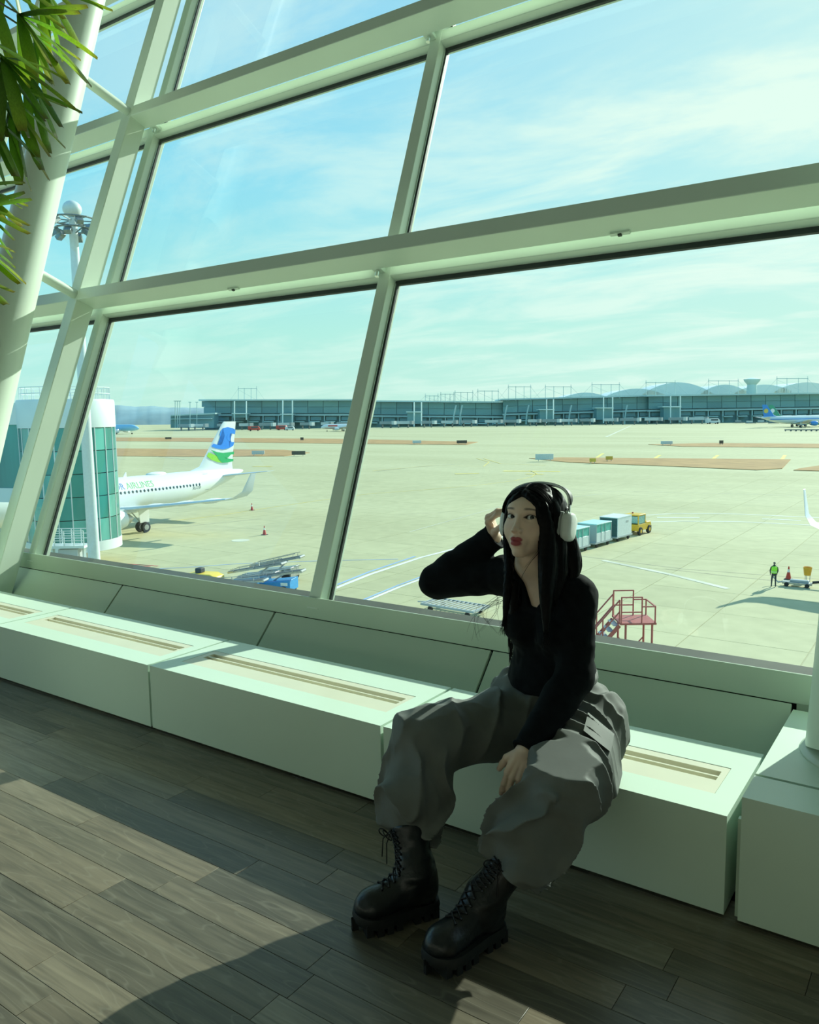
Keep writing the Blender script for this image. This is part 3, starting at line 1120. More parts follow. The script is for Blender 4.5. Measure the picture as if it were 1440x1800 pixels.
# far airliners
fj = airliner('light_blue_airliner', (M_SKYBL, M_SKYBL, M_WING, M_PLW), detail=False, winglet=False)
tag(fj, 'distant pale blue airliner parked before the hills at the left', 'airliner')
orient(fj, (-235, 640), Vector((0.98, -0.2)).normalized(), scale=1.3)
fr = airliner('red_and_white_airliner', (M_PLW, M_RDP, M_WING, M_PLW), detail=False, winglet=False)
tag(fr, 'distant white airliner with red lettering before the terminal, left of the mullion', 'airliner')
orient(fr, (-52, 640), Vector((-0.97, -0.24)).normalized(), scale=1.0)
MB().box(5.5, 13, -2.0, -1.93, 3.9, 4.9).build('red_lettering', M_RDP, fr)
MB().box(3, 27, -1.75, -1.60, 2.6, 2.85).build('red_stripe', M_RDP, fr)
for k, (nm, m1, lab, lat, fwd, em) in enumerate((('blue_tailed_airliner', M_DBLUE, 'distant airliner with a bright blue tail and gold disc at the right', 250, 560, M_GOLD),
                                                  ('green_tailed_airliner', M_TGREEN, 'distant airliner with a green tail and white disc behind the blue one', 268, 590, M_PLW))):
    a = airliner(nm, (M_PLW, m1, M_WING, m1), detail=False, winglet=False)
    tag(a, lab, 'airliner')
    orient(a, (lat + 20, fwd), Vector((0.99, 0.1)).normalized(), scale=1.35)
    MB().lathe([(1.15, -.3), (1.15, .3)], 24, (34.6, 0, 8.6), (0, 1, 0)).build('tail_emblem', em, a, smooth=True)
    if k == 0:
        MB().box(3, 33, 1.7, 2.0, 4.05, 4.5).box(3, 33, -2.0, -1.7, 4.05, 4.5).build('blue_stripe', M_DBLUE, a)

# ------------------------------------------------------------------ the far terminal
M_TGLASS = mat('hazed_terminal_glass', (0.19, 0.38, 0.40), 0.3, var=0.12, scale=0.02)  # terminal colours down to the roof shell are lightened to stand in for haze
M_TGLASS2 = mat('hazed_terminal_glass_deep', (0.15, 0.32, 0.35), 0.3, var=0.12, scale=0.02)
M_TROOF = mat('hazed_terminal_roof', (0.56, 0.72, 0.70), 0.5, var=0.06, scale=0.02)
M_TPALE = mat('hazed_terminal_cladding', (0.44, 0.60, 0.59), 0.6, var=0.08, scale=0.03)
M_TDARK = mat('hazed_dark_gates', (0.20, 0.33, 0.35), 0.8, var=0.3, scale=0.08)
M_TWHITE = mat('hazed_terminal_steel', (0.76, 0.88, 0.86), 0.5, var=0.05)
M_SHELL = mat('hazed_white_roof_shell', (0.85, 0.92, 0.90), 0.45, var=0.05, scale=0.02)
FT = 830.0


def tq(x, y, f=FT):
    return at_depth(x, y, f)


def slabpx(mb, x0, x1, yt0, yt1, yb0, yb1, f=FT, dep=30.0):
    """a block whose front face fills these picture bounds at distance f"""
    a = [tq(x0, yb0, f), tq(x1, yb1, f), tq(x1, yt1, f), tq(x0, yt0, f)]
    return mb.hexa(a, [q + FH * dep for q in a])


term = empty('airport_terminal', LF(0, FT))
tag(term, 'long hazy glass terminal with mast frames on its roof across the apron', 'terminal')


def tpart(mb, name, m, parent=None, **kw):
    l = term.location
    mb.v = [tuple(Vector(q) - l) for q in mb.v]
    return mb.build(name, m, parent or term, **kw)


GB = 752.5
# roof slabs, glass bays and podium of the three stretches
for (x0, x1, yr0, yr1, ybase0, ybase1, nb, fo) in ((352, 622, 702.0, 701.5, 752, 750, 10, 0), (614, 892, 703.5, 705.5, 750, 745.5, 10, 14), (884, 1146, 701.0, 694.0, 745, 741.5, 10, 6), (1140, 1475, 694.5, 689.5, 742, 740, 13, 0)):
    f = FT + fo
    lerp = lambda a, b, k: a + (b - a) * k
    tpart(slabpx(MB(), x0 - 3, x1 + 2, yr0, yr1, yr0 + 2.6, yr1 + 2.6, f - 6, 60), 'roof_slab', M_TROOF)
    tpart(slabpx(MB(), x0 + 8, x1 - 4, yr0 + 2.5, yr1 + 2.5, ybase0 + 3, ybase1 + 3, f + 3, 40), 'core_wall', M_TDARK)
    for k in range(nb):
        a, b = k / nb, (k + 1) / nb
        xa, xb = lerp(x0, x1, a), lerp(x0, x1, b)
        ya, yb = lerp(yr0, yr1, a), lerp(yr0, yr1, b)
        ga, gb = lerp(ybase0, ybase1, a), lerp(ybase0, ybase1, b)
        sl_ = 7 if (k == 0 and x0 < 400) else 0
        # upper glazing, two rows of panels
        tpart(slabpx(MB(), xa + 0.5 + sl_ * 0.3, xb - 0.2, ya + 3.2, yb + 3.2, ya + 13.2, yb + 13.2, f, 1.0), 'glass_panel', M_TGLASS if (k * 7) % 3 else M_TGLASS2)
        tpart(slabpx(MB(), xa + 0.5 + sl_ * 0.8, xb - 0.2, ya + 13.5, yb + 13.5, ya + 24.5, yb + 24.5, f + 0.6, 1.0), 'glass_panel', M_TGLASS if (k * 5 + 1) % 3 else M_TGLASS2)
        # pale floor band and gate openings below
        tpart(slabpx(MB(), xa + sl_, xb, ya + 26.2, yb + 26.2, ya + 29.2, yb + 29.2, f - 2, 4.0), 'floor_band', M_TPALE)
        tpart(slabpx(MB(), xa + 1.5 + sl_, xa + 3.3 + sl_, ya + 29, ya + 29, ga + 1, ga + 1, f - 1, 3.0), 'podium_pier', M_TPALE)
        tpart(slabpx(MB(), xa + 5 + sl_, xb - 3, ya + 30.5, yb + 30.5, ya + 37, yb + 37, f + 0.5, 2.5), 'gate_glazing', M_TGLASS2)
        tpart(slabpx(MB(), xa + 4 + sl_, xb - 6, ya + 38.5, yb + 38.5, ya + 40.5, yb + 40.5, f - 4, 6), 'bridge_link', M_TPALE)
# mast frames
for (xa, xb, yt, yb) in ((419, 451, 683, 703), (748, 770, 696, 705), (775, 798, 693, 705), (800, 831, 690, 706), (840, 876, 687.5, 706), (894, 933, 680, 702), (959, 1004, 680, 700), (1041, 1089, 676, 698), (1136, 1187, 672.5, 695), (1246, 1298, 669.5, 694), (1366, 1420, 665.5, 692)):
    m = MB()
    for x in (xa, xa + (xb - xa) * .33, xa + (xb - xa) * .7, xb):
        m.bar(tq(x, yt - (4 if x in (xa, xb) else 1)), tq(x, yb + 2), 0.42)
    m.bar(tq(xa - 1, yt), tq(xb + 1, yt), 0.5)
    m.bar(tq(xa, yt), tq(xa - (xb - xa) * .45, yb), 0.14)
    m.bar(tq(xb, yt), tq(xb + (xb - xa) * .45, yb), 0.14)
    m.bar(tq(xa, yt + 2), tq(xb, yb), 0.14)
    tpart(m, 'mast_frame', M_TPALE)
# portal gantries in front of the gates
for (xa, xb, yt, yk, yb) in ((412, 433, 705, 727, 738), (497, 514, 704, 728, 752), (728, 741, 707, 724, 748), (961, 973, 702, 720, 742), (1061, 1077, 698, 717, 742), (1179, 1196, 696, 715, 742)):
    m = MB()
    m.bar(tq(xa, yt, FT - 25), tq(xa, yb + 2, FT - 25), 0.9)
    m.bar(tq(xb, yt, FT - 25), tq(xb, yb, FT - 25), 0.9)
    m.bar(tq(xa - 1, yk, FT - 25), tq(xb + 1, yk, FT - 25), 1.0)
    o = tpart(m, 'gantry', M_TWHITE)
    xs = (xa, xb + 22) if xa < 900 else (xa - 18, xb)
    tpart(slabpx(MB(), xa - 12 if xa > 600 else xa - 4, xb + 1, yk + 1.0, yk + 1.0, yb - 4, yb - 4, FT - 18, 12), 'gate_house', M_TGLASS2)
    tpart(slabpx(MB(), xa - 14 if xa > 600 else xa - 5, xb + 2, yk - 1, yk - 0.6, yk + 1.0, yk + 1.0, FT - 20, 16), 'gate_house_roof', M_TROOF)
# curved white piers
for x in (797, 808, 887, 925, 1000, 1098):
    m = MB()
    P = [tq(x + 5 * (1 - k) ** 2, 712 + 34 * k, FT - 10) for k in [i / 6 for i in range(7)]]
    m.tube(P, 0.8, 6)
    tpart(m, 'curved_pier', M_TPALE)
# white curved roofs of the main building behind
for (xa, xb, yt, yb) in ((985, 1075, 690, 702), (1060, 1180, 683, 700), (1125, 1260, 672, 697), (1230, 1320, 676, 694), (1290, 1400, 676, 692), (1360, 1480, 672, 690)):
    m = MB()
    n = 12
    P = [tq(xa + (xb - xa) * i / n, yb - (yb - yt) * math.sin(math.pi * i / n) ** 0.8, FT + 120) for i in range(n + 1)]
    lo = [tq(xa + (xb - xa) * i / n, yb + 6, FT + 120) for i in range(n + 1)]
    Pb = [q + FH * 60 for q in P]
    m.add(P + Pb, [(i, i + 1, n + 2 + i, n + 1 + i) for i in range(n)])
    m.add(P + lo, [(i, i + 1, n + 2 + i, n + 1 + i) for i in range(n)])
    tpart(m, 'roof_shell', M_SHELL, smooth=True)
m = MB()
a = tq(1322, 676, FT + 90)
m.lathe([(6, -14), (5, 0), (8.5, 4), (9.2, 6), (2, 7.5)], 20, a)
tpart(m, 'control_cab', M_TROOF, smooth=True)
# pier wing at the left with its light masts
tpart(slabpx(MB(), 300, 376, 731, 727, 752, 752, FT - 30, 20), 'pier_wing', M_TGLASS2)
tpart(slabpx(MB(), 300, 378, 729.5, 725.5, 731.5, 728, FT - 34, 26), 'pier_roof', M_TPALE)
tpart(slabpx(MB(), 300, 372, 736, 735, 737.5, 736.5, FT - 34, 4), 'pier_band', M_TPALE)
for (x, yt) in ((308, 705), (312, 705), (316, 705), (334, 707), (346, 707)):
    m = MB().bar(tq(x, yt, FT - 40), tq(x, 752, FT - 40), 0.5)
    m.bar(tq(x - 2.5, yt, FT - 40), tq(x + 2.5, yt, FT - 40), 0.6)
    tpart(m, 'light_mast', M_TPALE)
# boarding bridges and ground clutter along the gates
M_CLUT = [mat('clutter_grey', (0.30, 0.36, 0.37), 0.7, var=0.2), mat('clutter_pale', (0.55, 0.62, 0.62), 0.6, var=0.1), mat('clutter_dark', (0.12, 0.16, 0.17), 0.7, var=0.2)]
for k in range(26):
    x = 318 + k * 36 + RX.uniform(-8, 8)
    base = 752.5 - (x - 318) * 0.0105
    b = empty('boarding_bridge', at_depth(x, base, FT - 60))
    b.location.z = ZA
    tag(b, 'tiny distant boarding bridge standing along the far terminal gates', 'boarding bridge', 'boarding bridges along the far terminal')
    w = RX.uniform(5, 9)
    MB().box(-w, w, -1.6, 1.6, 3.6, 6.2).build('tunnel', M_CLUT[k % 2], b)
    MB().box(-w * .7 - .5, -w * .7 + .5, -.6, .6, 0, 3.6).box(w * .6 - .5, w * .6 + .5, -.6, .6, 0, 3.6).build('support', M_CLUT[2], b)
    MB().box(w - .4, w + 2.4, -2.2, 2.2, 3.2, 6.5).build('cab', M_CLUT[(k + 1) % 2], b)
M_VW = mat('vehicle_white', (0.75, 0.78, 0.78), 0.4, var=0.05)
M_VR = mat('vehicle_red', (0.60, 0.08, 0.06), 0.4, var=0.05)


def van(px, py, size, m, lab, name='service_van'):
    q = G(px, py)
    v = empty(name, q, rz=YAW + RX.uniform(-.2, .2))
    tag(v, lab, 'vehicle')
    s = size
    MB().prism([(-2.6 * s, -.95 * s, .35 * s), (2.6 * s, -.95 * s, .35 * s), (2.6 * s, -.95 * s, 1.1 * s), (1.9 * s, -.95 * s, 2.1 * s), (-2.6 * s, -.95 * s, 2.1 * s)], (0, 1.9 * s, 0)).build('body', m, v, bevel=0.08)
    MB().box(-1.2 * s, 1.7 * s, -.97 * s, .97 * s, 1.25 * s, 1.8 * s).build('side_glass', M_DGL, v)
    for x in (-1.6, 1.6):
        for y in (-.85, .85):
            MB().cyl((x * s, (y - .1) * s, .36 * s), (x * s, (y + .1) * s, .36 * s), .36 * s, 12).build('wheel', M_TYRE, v)


van(447, 757.5, 2.0, M_VR, 'small red service vehicle just right of the airliner tail fin')
van(496, 756, 2.0, M_VR, 'small red service vehicle nearer the red and white airliner')
van(510, 756.5, 1.6, M_VW, 'small pale van beside the red vehicle near the far gates')
van(1253, 745, 2.4, M_VW, 'white box van alone on the far apron at the right')
van(921, 742, 3.0, M_VW, 'white truck at the foot of the far terminal, above the headphones')
van(1045, 741, 2.2, M_VW, 'white van at the far terminal, right of centre')
van(758, 747, 2.0, M_VW, 'white van at the far terminal, just right of the mullion')
for k in range(7):
    q = G(1300 + k * 20, 744.5 + (k % 2) * 1.2)
    v = empty('ground_equipment', q, rz=YAW)
    tag(v, 'tiny piece of ground equipment under the far blue-tailed airliner', 'equipment', 'equipment under the far airliners')
    MB().box(-4.2, 4.2, -1.4, 1.4, .7, 1.5).build('chassis', M_CLUT[2], v)
    MB().box(-3.6, 1.2, -1.2, 1.2, 1.5, 3.0).build('load', M_CLUT[1 if k % 3 else 0], v)
for k in range(9):
    q = G(1386 + k * 9, 758)
    v = empty('crowd_barrier', q, rz=YAW)
    tag(v, 'tiny dark barrier in the row at the far right of the apron', 'barrier', 'barriers in a far row')
    MB().box(-2.2, 2.2, -.2, .2, .5, 1.1).build('rail', M_CLUT[2], v)
    MB().box(-1.8, -1.5, -.3, .3, 0, .5).box(1.5, 1.8, -.3, .3, 0, .5).build('foot', M_CLUT[2], v)

# taxiway signs
M_SY = mat('sign_yellow', (0.70, 0.50, 0.08), 0.5, var=0.1)
M_SK = mat('sign_black', (0.10, 0.09, 0.07), 0.5, var=0.1)
M_SW = mat('sign_pale', (0.62, 0.68, 0.66), 0.5, var=0.1)
for (x, y, w, h, m, lab) in ((525, 802, 4.2, 2.0, M_SK, 'dark taxiway sign at the right end of the near grass strip'), (454, 801, 4.0, 2.0, M_SW, 'pale back of a taxiway sign beside the tail fin'),
                             (296, 773, 3.6, 1.8, M_SK, 'dark taxiway sign far left on the grass strip'), (531, 775, 1.6, 2.2, M_SK, 'small dark sign post on the far grass strip, left of the mullion'),
                             (733, 781, 3.6, 2.0, M_SW, 'pale sign on the far strip, right of the mullion'), (812, 781, 4.2, 2.0, M_SK, 'dark sign at the right tip of the far strip'),
                             (957, 811, 4.6, 2.4, M_SW, 'wide pale sign above the woman at the tip of the grass island'), (1042, 815, 1.5, 1.6, M_SY, 'left one of two small yellow signs on the grass island'),
                             (1071, 811, 1.7, 1.6, M_SY, 'right one of two small yellow signs on the grass island'), (1172, 783, 4.2, 2.0, M_SW, 'pale sign on the far right grass strip'), (1268, 782, 1.4, 2.0, M_SK, 'small dark sign on the far right grass strip')):
    v = empty('taxiway_sign', G(x, y) + Vector((0, 0, .1)), rz=YAW)
    tag(v, lab, 'sign')
    MB().box(-w / 2, w / 2, -.2, .2, .35, h * .75).build('sign_box', m, v, bevel=0.03)
    MB().box(-w * .35, -w * .35 + .15, -.08, .08, 0, .35).box(w * .35 - .15, w * .35, -.08, .08, 0, .35).build('leg', M_PLG, v)

# ------------------------------------------------------------------ flood light mast
M_MAST = mat('mast_white', (0.62, 0.68, 0.67), 0.4, var=0.04)
M_LAMPB = mat('flood_lamp_metal', (0.20, 0.24, 0.24), 0.4, metal=0.6, var=0.2)
FM = 56.0
mt = at_depth(124, 350, FM)
mbase = at_depth(166, 985, FM)
me_ = empty('floodlight_mast', (mbase.x, mbase.y, ZA))
tag(me_, 'tall white floodlight mast with a ring of lamps and a dome, seen past the column', 'light mast')
Hm = mt.z - ZA
lean = Vector((mt.x - mbase.x, mt.y - mbase.y, 0)) * 0.45
MB().tube([(0, 0, 0), lean * 0.5 + Vector((0, 0, Hm * .5)), lean + Vector((0, 0, Hm - 1.2))], [0.42, 0.36, 0.27], 18).build('pole', M_MAST, me_, smooth=True)
top = lean + Vector((0, 0, Hm - 1.2))
MB().ell(top + Vector((0, 0, 0.55)), (0.62, 0.62, 0.55), 20, 10).build('dome', M_MAST, me_, smooth='all')
m = MB()
for rr, zz in ((1.5, -.15), (1.15, -.75)):
    P = [top + Vector((rr * math.cos(2 * math.pi * i / 20), rr * math.sin(2 * math.pi * i / 20), zz)) for i in range(21)]
    m.tube(P, 0.06, 6, cap=False)
for i in range(6):
    a = i * math.pi / 3
    m.bar(top + Vector((0, 0, -.2)), top + Vector((1.5 * math.cos(a), 1.5 * math.sin(a), -.15)), .07)
    m.bar(top + Vector((0, 0, -1.1)), top + Vector((1.15 * math.cos(a), 1.15 * math.sin(a), -.75)), .07)
m.build('lamp_ring', M_LAMPB, me_)
for i in range(12):
    a = i * math.pi / 6 + 0.2
    rr, zz = (1.55, -.45) if i % 2 else (1.2, -1.05)
    c = top + Vector((rr * math.cos(a), rr * math.sin(a), zz))
    M3 = Matrix.Rotation(a, 4, 'Z') @ Matrix.Rotation(math.radians(35), 4, 'Y')
    b = MB().box(-.3, .3, -.22, .22, -.18, .14)
    b.v = [tuple(c + M3 @ Vector(q)) for q in b.v]
    b.build('floodlight', M_LAMPB, me_, bevel=0.03)

# ------------------------------------------------------------------ glass boarding node at the left
M_BGL = mat('bridge_green_glass', (0.03, 0.22, 0.19), 0.12, var=0.35, scale=0.5, stretch=(1, 1, 0.12))
M_BGL2 = mat('bridge_green_glass_pale', (0.10, 0.36, 0.31), 0.12, var=0.35, scale=0.5, stretch=(1, 1, 0.12))
M_BWH = mat('bridge_white_cladding', (0.66, 0.72, 0.70), 0.4, var=0.04, scale=0.4)
FB = 68.0
cb = at_depth(128, 900, FB)
node = empty('boarding_node', (cb.x, cb.y, ZA))
tag(node, 'round green glass boarding bridge node with white roof band at the left', 'boarding bridge')
R = 78 * FB / FPX
zr0, zr1 = at_depth(128, 703, FB).z - ZA, at_depth(128, 752, FB - 3).z - ZA
zb0, zb1 = at_depth(190, 947, FB - 1).z - ZA, at_depth(190, 964, FB - 1).z - ZA
MB().lathe([(R * .2, zr0), (R * 1.0, zr0), (R * 1.02, zr0 - .15), (R * 1.02, zr1), (R * .9, zr1)], 40).build('roof_band', M_BWH, node, smooth=True)
MB().lathe([(R * .9, zb0), (R * 1.02, zb0), (R * 1.02, zb1), (R * .6, zb1 - .3)], 40).build('base_band', M_BWH, node, smooth=True)
MB().lathe([(R * .86, zb1), (R * .86, zr1)], 32).build('inner_drum', mat('node_interior', (0.04, 0.09, 0.085), 0.6, var=0.2), node, smooth=True)
npn = 22
nh = 5
for j in range(nh):
    za, zb = zb0 + (zr1 - zb0) * j / nh + .03, zb0 + (zr1 - zb0) * (j + 1) / nh - .03
    for i in range(npn):
        a0, a1 = 2 * math.pi * i / npn + .012, 2 * math.pi * (i + 1) / npn - .012
        q = [(R * math.cos(a), R * math.sin(a), z) for a, z in ((a0, za), (a1, za), (a1, zb), (a0, zb))]
        qi = [(x * .985, y_ * .985, z) for x, y_, z in q]
        MB().hexa(q, qi).build('glass_pane', M_BGL if (i + j * 3) % 4 else M_BGL2, node)
m = MB()
for i in range(npn):
    a = 2 * math.pi * i / npn
    m.bar((R * 1.003 * math.cos(a), R * 1.003 * math.sin(a), zb0), (R * 1.003 * math.cos(a), R * 1.003 * math.sin(a), zr1), .07)
m.build('glazing_bars', M_BWH, node)
# roof railing
m = MB()
for i in range(28):
    a = 2 * math.pi * i / 28
    c, s_ = R * .93 * math.cos(a), R * .93 * math.sin(a)
    m.bar((c, s_, zr0), (c, s_, zr0 + 1.0), .05)
for z in (.5, 1.0):
    m.tube([(R * .93 * math.cos(2 * math.pi * i / 28), R * .93 * math.sin(2 * math.pi * i / 28), zr0 + z) for i in range(29)], .03, 5, cap=False)
m.build('roof_railing', M_BWH, node)
# corridor that leads off to the left
d1 = at_depth(-260, 800, FB + 6)
v = Vector((d1.x - cb.x, d1.y - cb.y, 0))
n_ = Vector((-v.y, v.x, 0)).normalized()
for nm, m_, z0, z1, wv in (('corridor_roof', M_BWH, zr1 + .3, zr0 - .2, 2.2), ('corridor_glass', M_BGL, zb0 + 4.4, zr1 + .3, 2.05), ('corridor_floor', M_BWH, zb0 + 3.2, zb0 + 4.4, 2.2)):
    MB().hexa([n_ * -wv + Vector((0, 0, z0)), n_ * wv + Vector((0, 0, z0)), n_ * wv + Vector((0, 0, z1)), n_ * -wv + Vector((0, 0, z1))],
              [v + n_ * -wv + Vector((0, 0, z0)), v + n_ * wv + Vector((0, 0, z0)), v + n_ * wv + Vector((0, 0, z1)), v + n_ * -wv + Vector((0, 0, z1))]).build(nm, m_, node)
MB().cyl((0, 0, 0), (0, 0, zb1), 1.1, 20).build('support_column', M_BWH, node, smooth=True)

# service stair with railing beside the node
FS = 61.0
sb = at_depth(118, 958, FS)
st = empty('service_landing', (sb.x, sb.y, ZA))
tag(st, 'white railed service landing at the foot of the boarding node', 'landing')
zf = sb.z - ZA
ax = (at_depth(160, 955, FS) - at_depth(92, 970, FS))
ax.z = 0
ax.normalize()
ay = Vector((-ax.y, ax.x, 0))
LN = 1.5


def stp(u, v_, z):
    return ax * u + ay * v_ + Vector((0, 0, z))


MB().hexa([stp(-LN, -.5, zf - .2), stp(LN, -.5, zf - .2), stp(LN, .9, zf - .2), stp(-LN, .9, zf - .2)], [stp(-LN, -.5, zf), stp(LN, -.5, zf), stp(LN, .9, zf), stp(-LN, .9, zf)]).build('deck', M_BWH, st)
for v_ in (-.5, .9):
    m = MB()
    for k in range(5):
        u = -LN + LN * 2 * k / 4
        m.bar(stp(u, v_, zf), stp(u, v_, zf + 1.15), .06)
    for z in (.4, .78, 1.15):
        m.bar(stp(-LN, v_, zf + z), stp(LN, v_, zf + z), .06)
    m.build('railing', M_BWH, st)
m = MB()
for u in (-LN * .8, LN * .8):
    m.bar(stp(u, .2, 0), stp(u, .2, zf - .2), .2)
m.build('post', M_BWH, st)
MB().hexa([stp(-.6, -.3, .4), stp(.9, -.3, .4), stp(.9, .6, .4), stp(-.6, .6, .4)], [stp(-.6, -.3, zf - .3), stp(.9, -.3, zf - .3), stp(.9, .6, zf - .3), stp(-.6, .6, zf - .3)]).build('equipment_box', M_PLG, st)

# ------------------------------------------------------------------ things on the near apron
M_CONE = mat('cone_red', (0.55, 0.05, 0.03), 0.5, var=0.08)
M_CWH = mat('cone_white_band', (0.8, 0.8, 0.76), 0.5, var=0.05)
M_STRY = mat('tug_yellow', (0.72, 0.44, 0.03), 0.4, var=0.08)
M_BLUEP = mat('loader_blue', (0.03, 0.27, 0.60), 0.4, var=0.1)
M_BELT = mat('conveyor_belt', (0.10, 0.11, 0.11), 0.6, var=0.2)
M_REDP = mat('stairs_red_paint', (0.42, 0.10, 0.09), 0.45, var=0.1)
M_ULD = mat('container_white', (0.72, 0.76, 0.76), 0.4, var=0.06)
M_TEAL = mat('container_teal', (0.08, 0.42, 0.36), 0.45, var=0.2, scale=3)
M_LCY = mat('container_cyan_top', (0.45, 0.72, 0.72), 0.45, var=0.06)


def cone(px, py, h, lab):
    c = empty('traffic_cone', G(px, py))
    tag(c, lab, 'cone', 'traffic cones on the apron')
    MB().lathe([(.26 * h, .03), (.2 * h, .06), (.1 * h, .55 * h)], 16).build('body', M_CONE, c, smooth=True)
    MB().lathe([(.102 * h, .55 * h), (.068 * h, .78 * h)], 16).build('band', M_CWH, c, smooth=True)
    MB().lathe([(.068 * h, .78 * h), (.04 * h, h)], 16).build('tip', M_CONE, c, smooth=True)
    MB().box(-.28 * h, .28 * h, -.28 * h, .28 * h, 0, .04).build('base', M_TYRE, c, bevel=.01)


cone(443, 897, 0.95, 'red and white cone on the yellow line near the airliner wing tip')
cone(465, 940, 0.95, 'red and white cone nearer the window, right of the airliner')
cone(1386, 1018, 0.95, 'red and white cone beside the worker in the yellow-green vest')


# tug and containers
def wheel(mb, c, r, w, ax_=(0, 1, 0)):
    mb.lathe([(r * .5, -w / 2), (r * .93, -w / 2), (r, -w / 4), (r, w / 4), (r * .93, w / 2), (r * .5, w / 2)], 18, c, ax_)
    return mb


tl, tr = G(1040, 962), G(1140, 934)
dv = (tr - tl)
dv.z = 0
ang = math.atan2(dv.y, dv.x)
tug = empty('baggage_tractor', G(1118, 938), rz=ang)
tag(tug, 'yellow baggage tractor with cab pulling a train of containers', 'tractor')
MB().prism([(-1.3, -.85, .45), (1.75, -.85, .45), (1.75, -.85, .95), (1.55, -.85, 1.2), (.55, -.85, 1.25), (.45, -.85, 1.1), (-1.3, -.85, 1.1)], (0, 1.7, 0)).build('chassis', M_STRY, tug, bevel=.03)
MB().box(-1.2, .5, -.8, .8, 1.95, 2.08).build('cab_roof', M_STRY, tug, bevel=.03)
m = MB()
for x in (-1.15, .42):
    for yy in (-.75, .75):
        m.bar((x, yy, 1.1), (x, yy, 1.95), .09)
m.build('cab_post', M_STRY, tug)
cabg = MB()
cabg.box(-1.1, .38, -.77, -.755, 1.15, 1.93)
cabg.box(-1.1, .38, .755, .77, 1.15, 1.93)
cabg.box(.40, .415, -.7, .7, 1.15, 1.93).box(-1.16, -1.145, -.7, .7, 1.2, 1.9)
cabg.build('cab_glass', mat('tug_cab_glass', (0.20, 0.42, 0.38), .15, var=.2), tug)
MB().box(-.7, -.2, -.3, .3, 1.1, 1.6).build('seat', M_TYRE, tug, bevel=.04)
MB().box(1.72, 1.95, -.8, .8, .4, .75).build('bumper', M_TYRE, tug, bevel=.03)
MB().cyl((-.2, .3, 2.08), (-.2, .3, 2.22), .08, 10).build('beacon', M_REDP, tug)
for x in (-.85, 1.2):
    for yy in (-.82, .82):
        w = wheel(MB(), (x, yy, .42), .42, .26).build('wheel', M_TYRE, tug, smooth=True)
        MB().cyl((x, yy - .14, .42), (x, yy + .14, .42), .2, 12).build('wheel_hub', M_STRY, w)
back = -Vector((math.cos(ang), math.sin(ang), 0))
base_t = G(1118, 938)
for k, (dist, kind, lab) in enumerate(((4.6, 0, 'white open-ended container on a dolly behind the yellow tractor'), (8.9, 1, 'teal and white container, middle of the train behind the tractor'), (13.2, 1, 'teal and white container, last visible of the train beside the headphones'))):
    c = empty('cargo_container', base_t + back * dist, rz=ang)
    tag(c, lab, 'container')
    z0 = .5
    if kind == 0:
        MB().prism([(-1.5, -.95, z0), (1.5, -.95, z0), (1.5, -.95, z0 + 1.75), (-1.5, -.95, z0 + 1.75)], (0, .05, 0)).build('side_panel', M_ULD, c)
        MB().box(-1.5, 1.5, .9, .95, z0, z0 + 1.75).build('side_panel', M_ULD, c)
        MB().box(-1.5, 1.5, -.97, .97, z0 + 1.75, z0 + 1.83).build('roof', M_ULD, c)
        MB().box(-1.46, -1.40, -.9, .9, z0, z0 + 1.72).build('end_curtain', mat('container_curtain', (0.05, 0.12, 0.12), .7, var=.2), c)
        MB().box(1.44, 1.5, -.9, .9, z0, z0 + 1.75).build('end_panel', M_ULD, c)
        MB().box(.3, .8, -.965, -.95, z0 + 1.2, z0 + 1.4).build('placard', M_PLG, c)
    else:
        MB().box(-1.45, 1.45, -.95, .95, z0, z0 + .85).build('lower_body', M_ULD, c, bevel=.02)
        MB().box(-1.45, 1.45, -.94, .94, z0 + .85, z0 + 1.6).build('net_side', M_TEAL, c, bevel=.02)
        MB().box(-1.5, 1.5, -.99, .99, z0 + 1.6, z0 + 1.7).build('roof', M_LCY, c, bevel=.02)
        m = MB()
        for x in (-1.46, -.5, .25, 1.46):
            m.box(x - .03, x + .03, -.97, -.94, z0, z0 + 1.6)
        m.build('frame_bar', M_PLG, c)
        MB().box(-1.5, -1.44, -.96, .96, z0, z0 + 1.6).build('end_frame', M_PLG, c)
    MB().box(-1.7, 1.7, -.98, .98, .36, .5).build('dolly_deck', M_PLG, c)
    MB().bar((1.7, 0, .4), (2.4, 0, .35), .08).build('draw_bar', M_PLG, c)
    for x in (-1.1, 1.1):
        for yy in (-.8, .8):
            wheel(MB(), (x, yy, .2), .2, .14).build('wheel', M_TYRE, c, smooth=True)

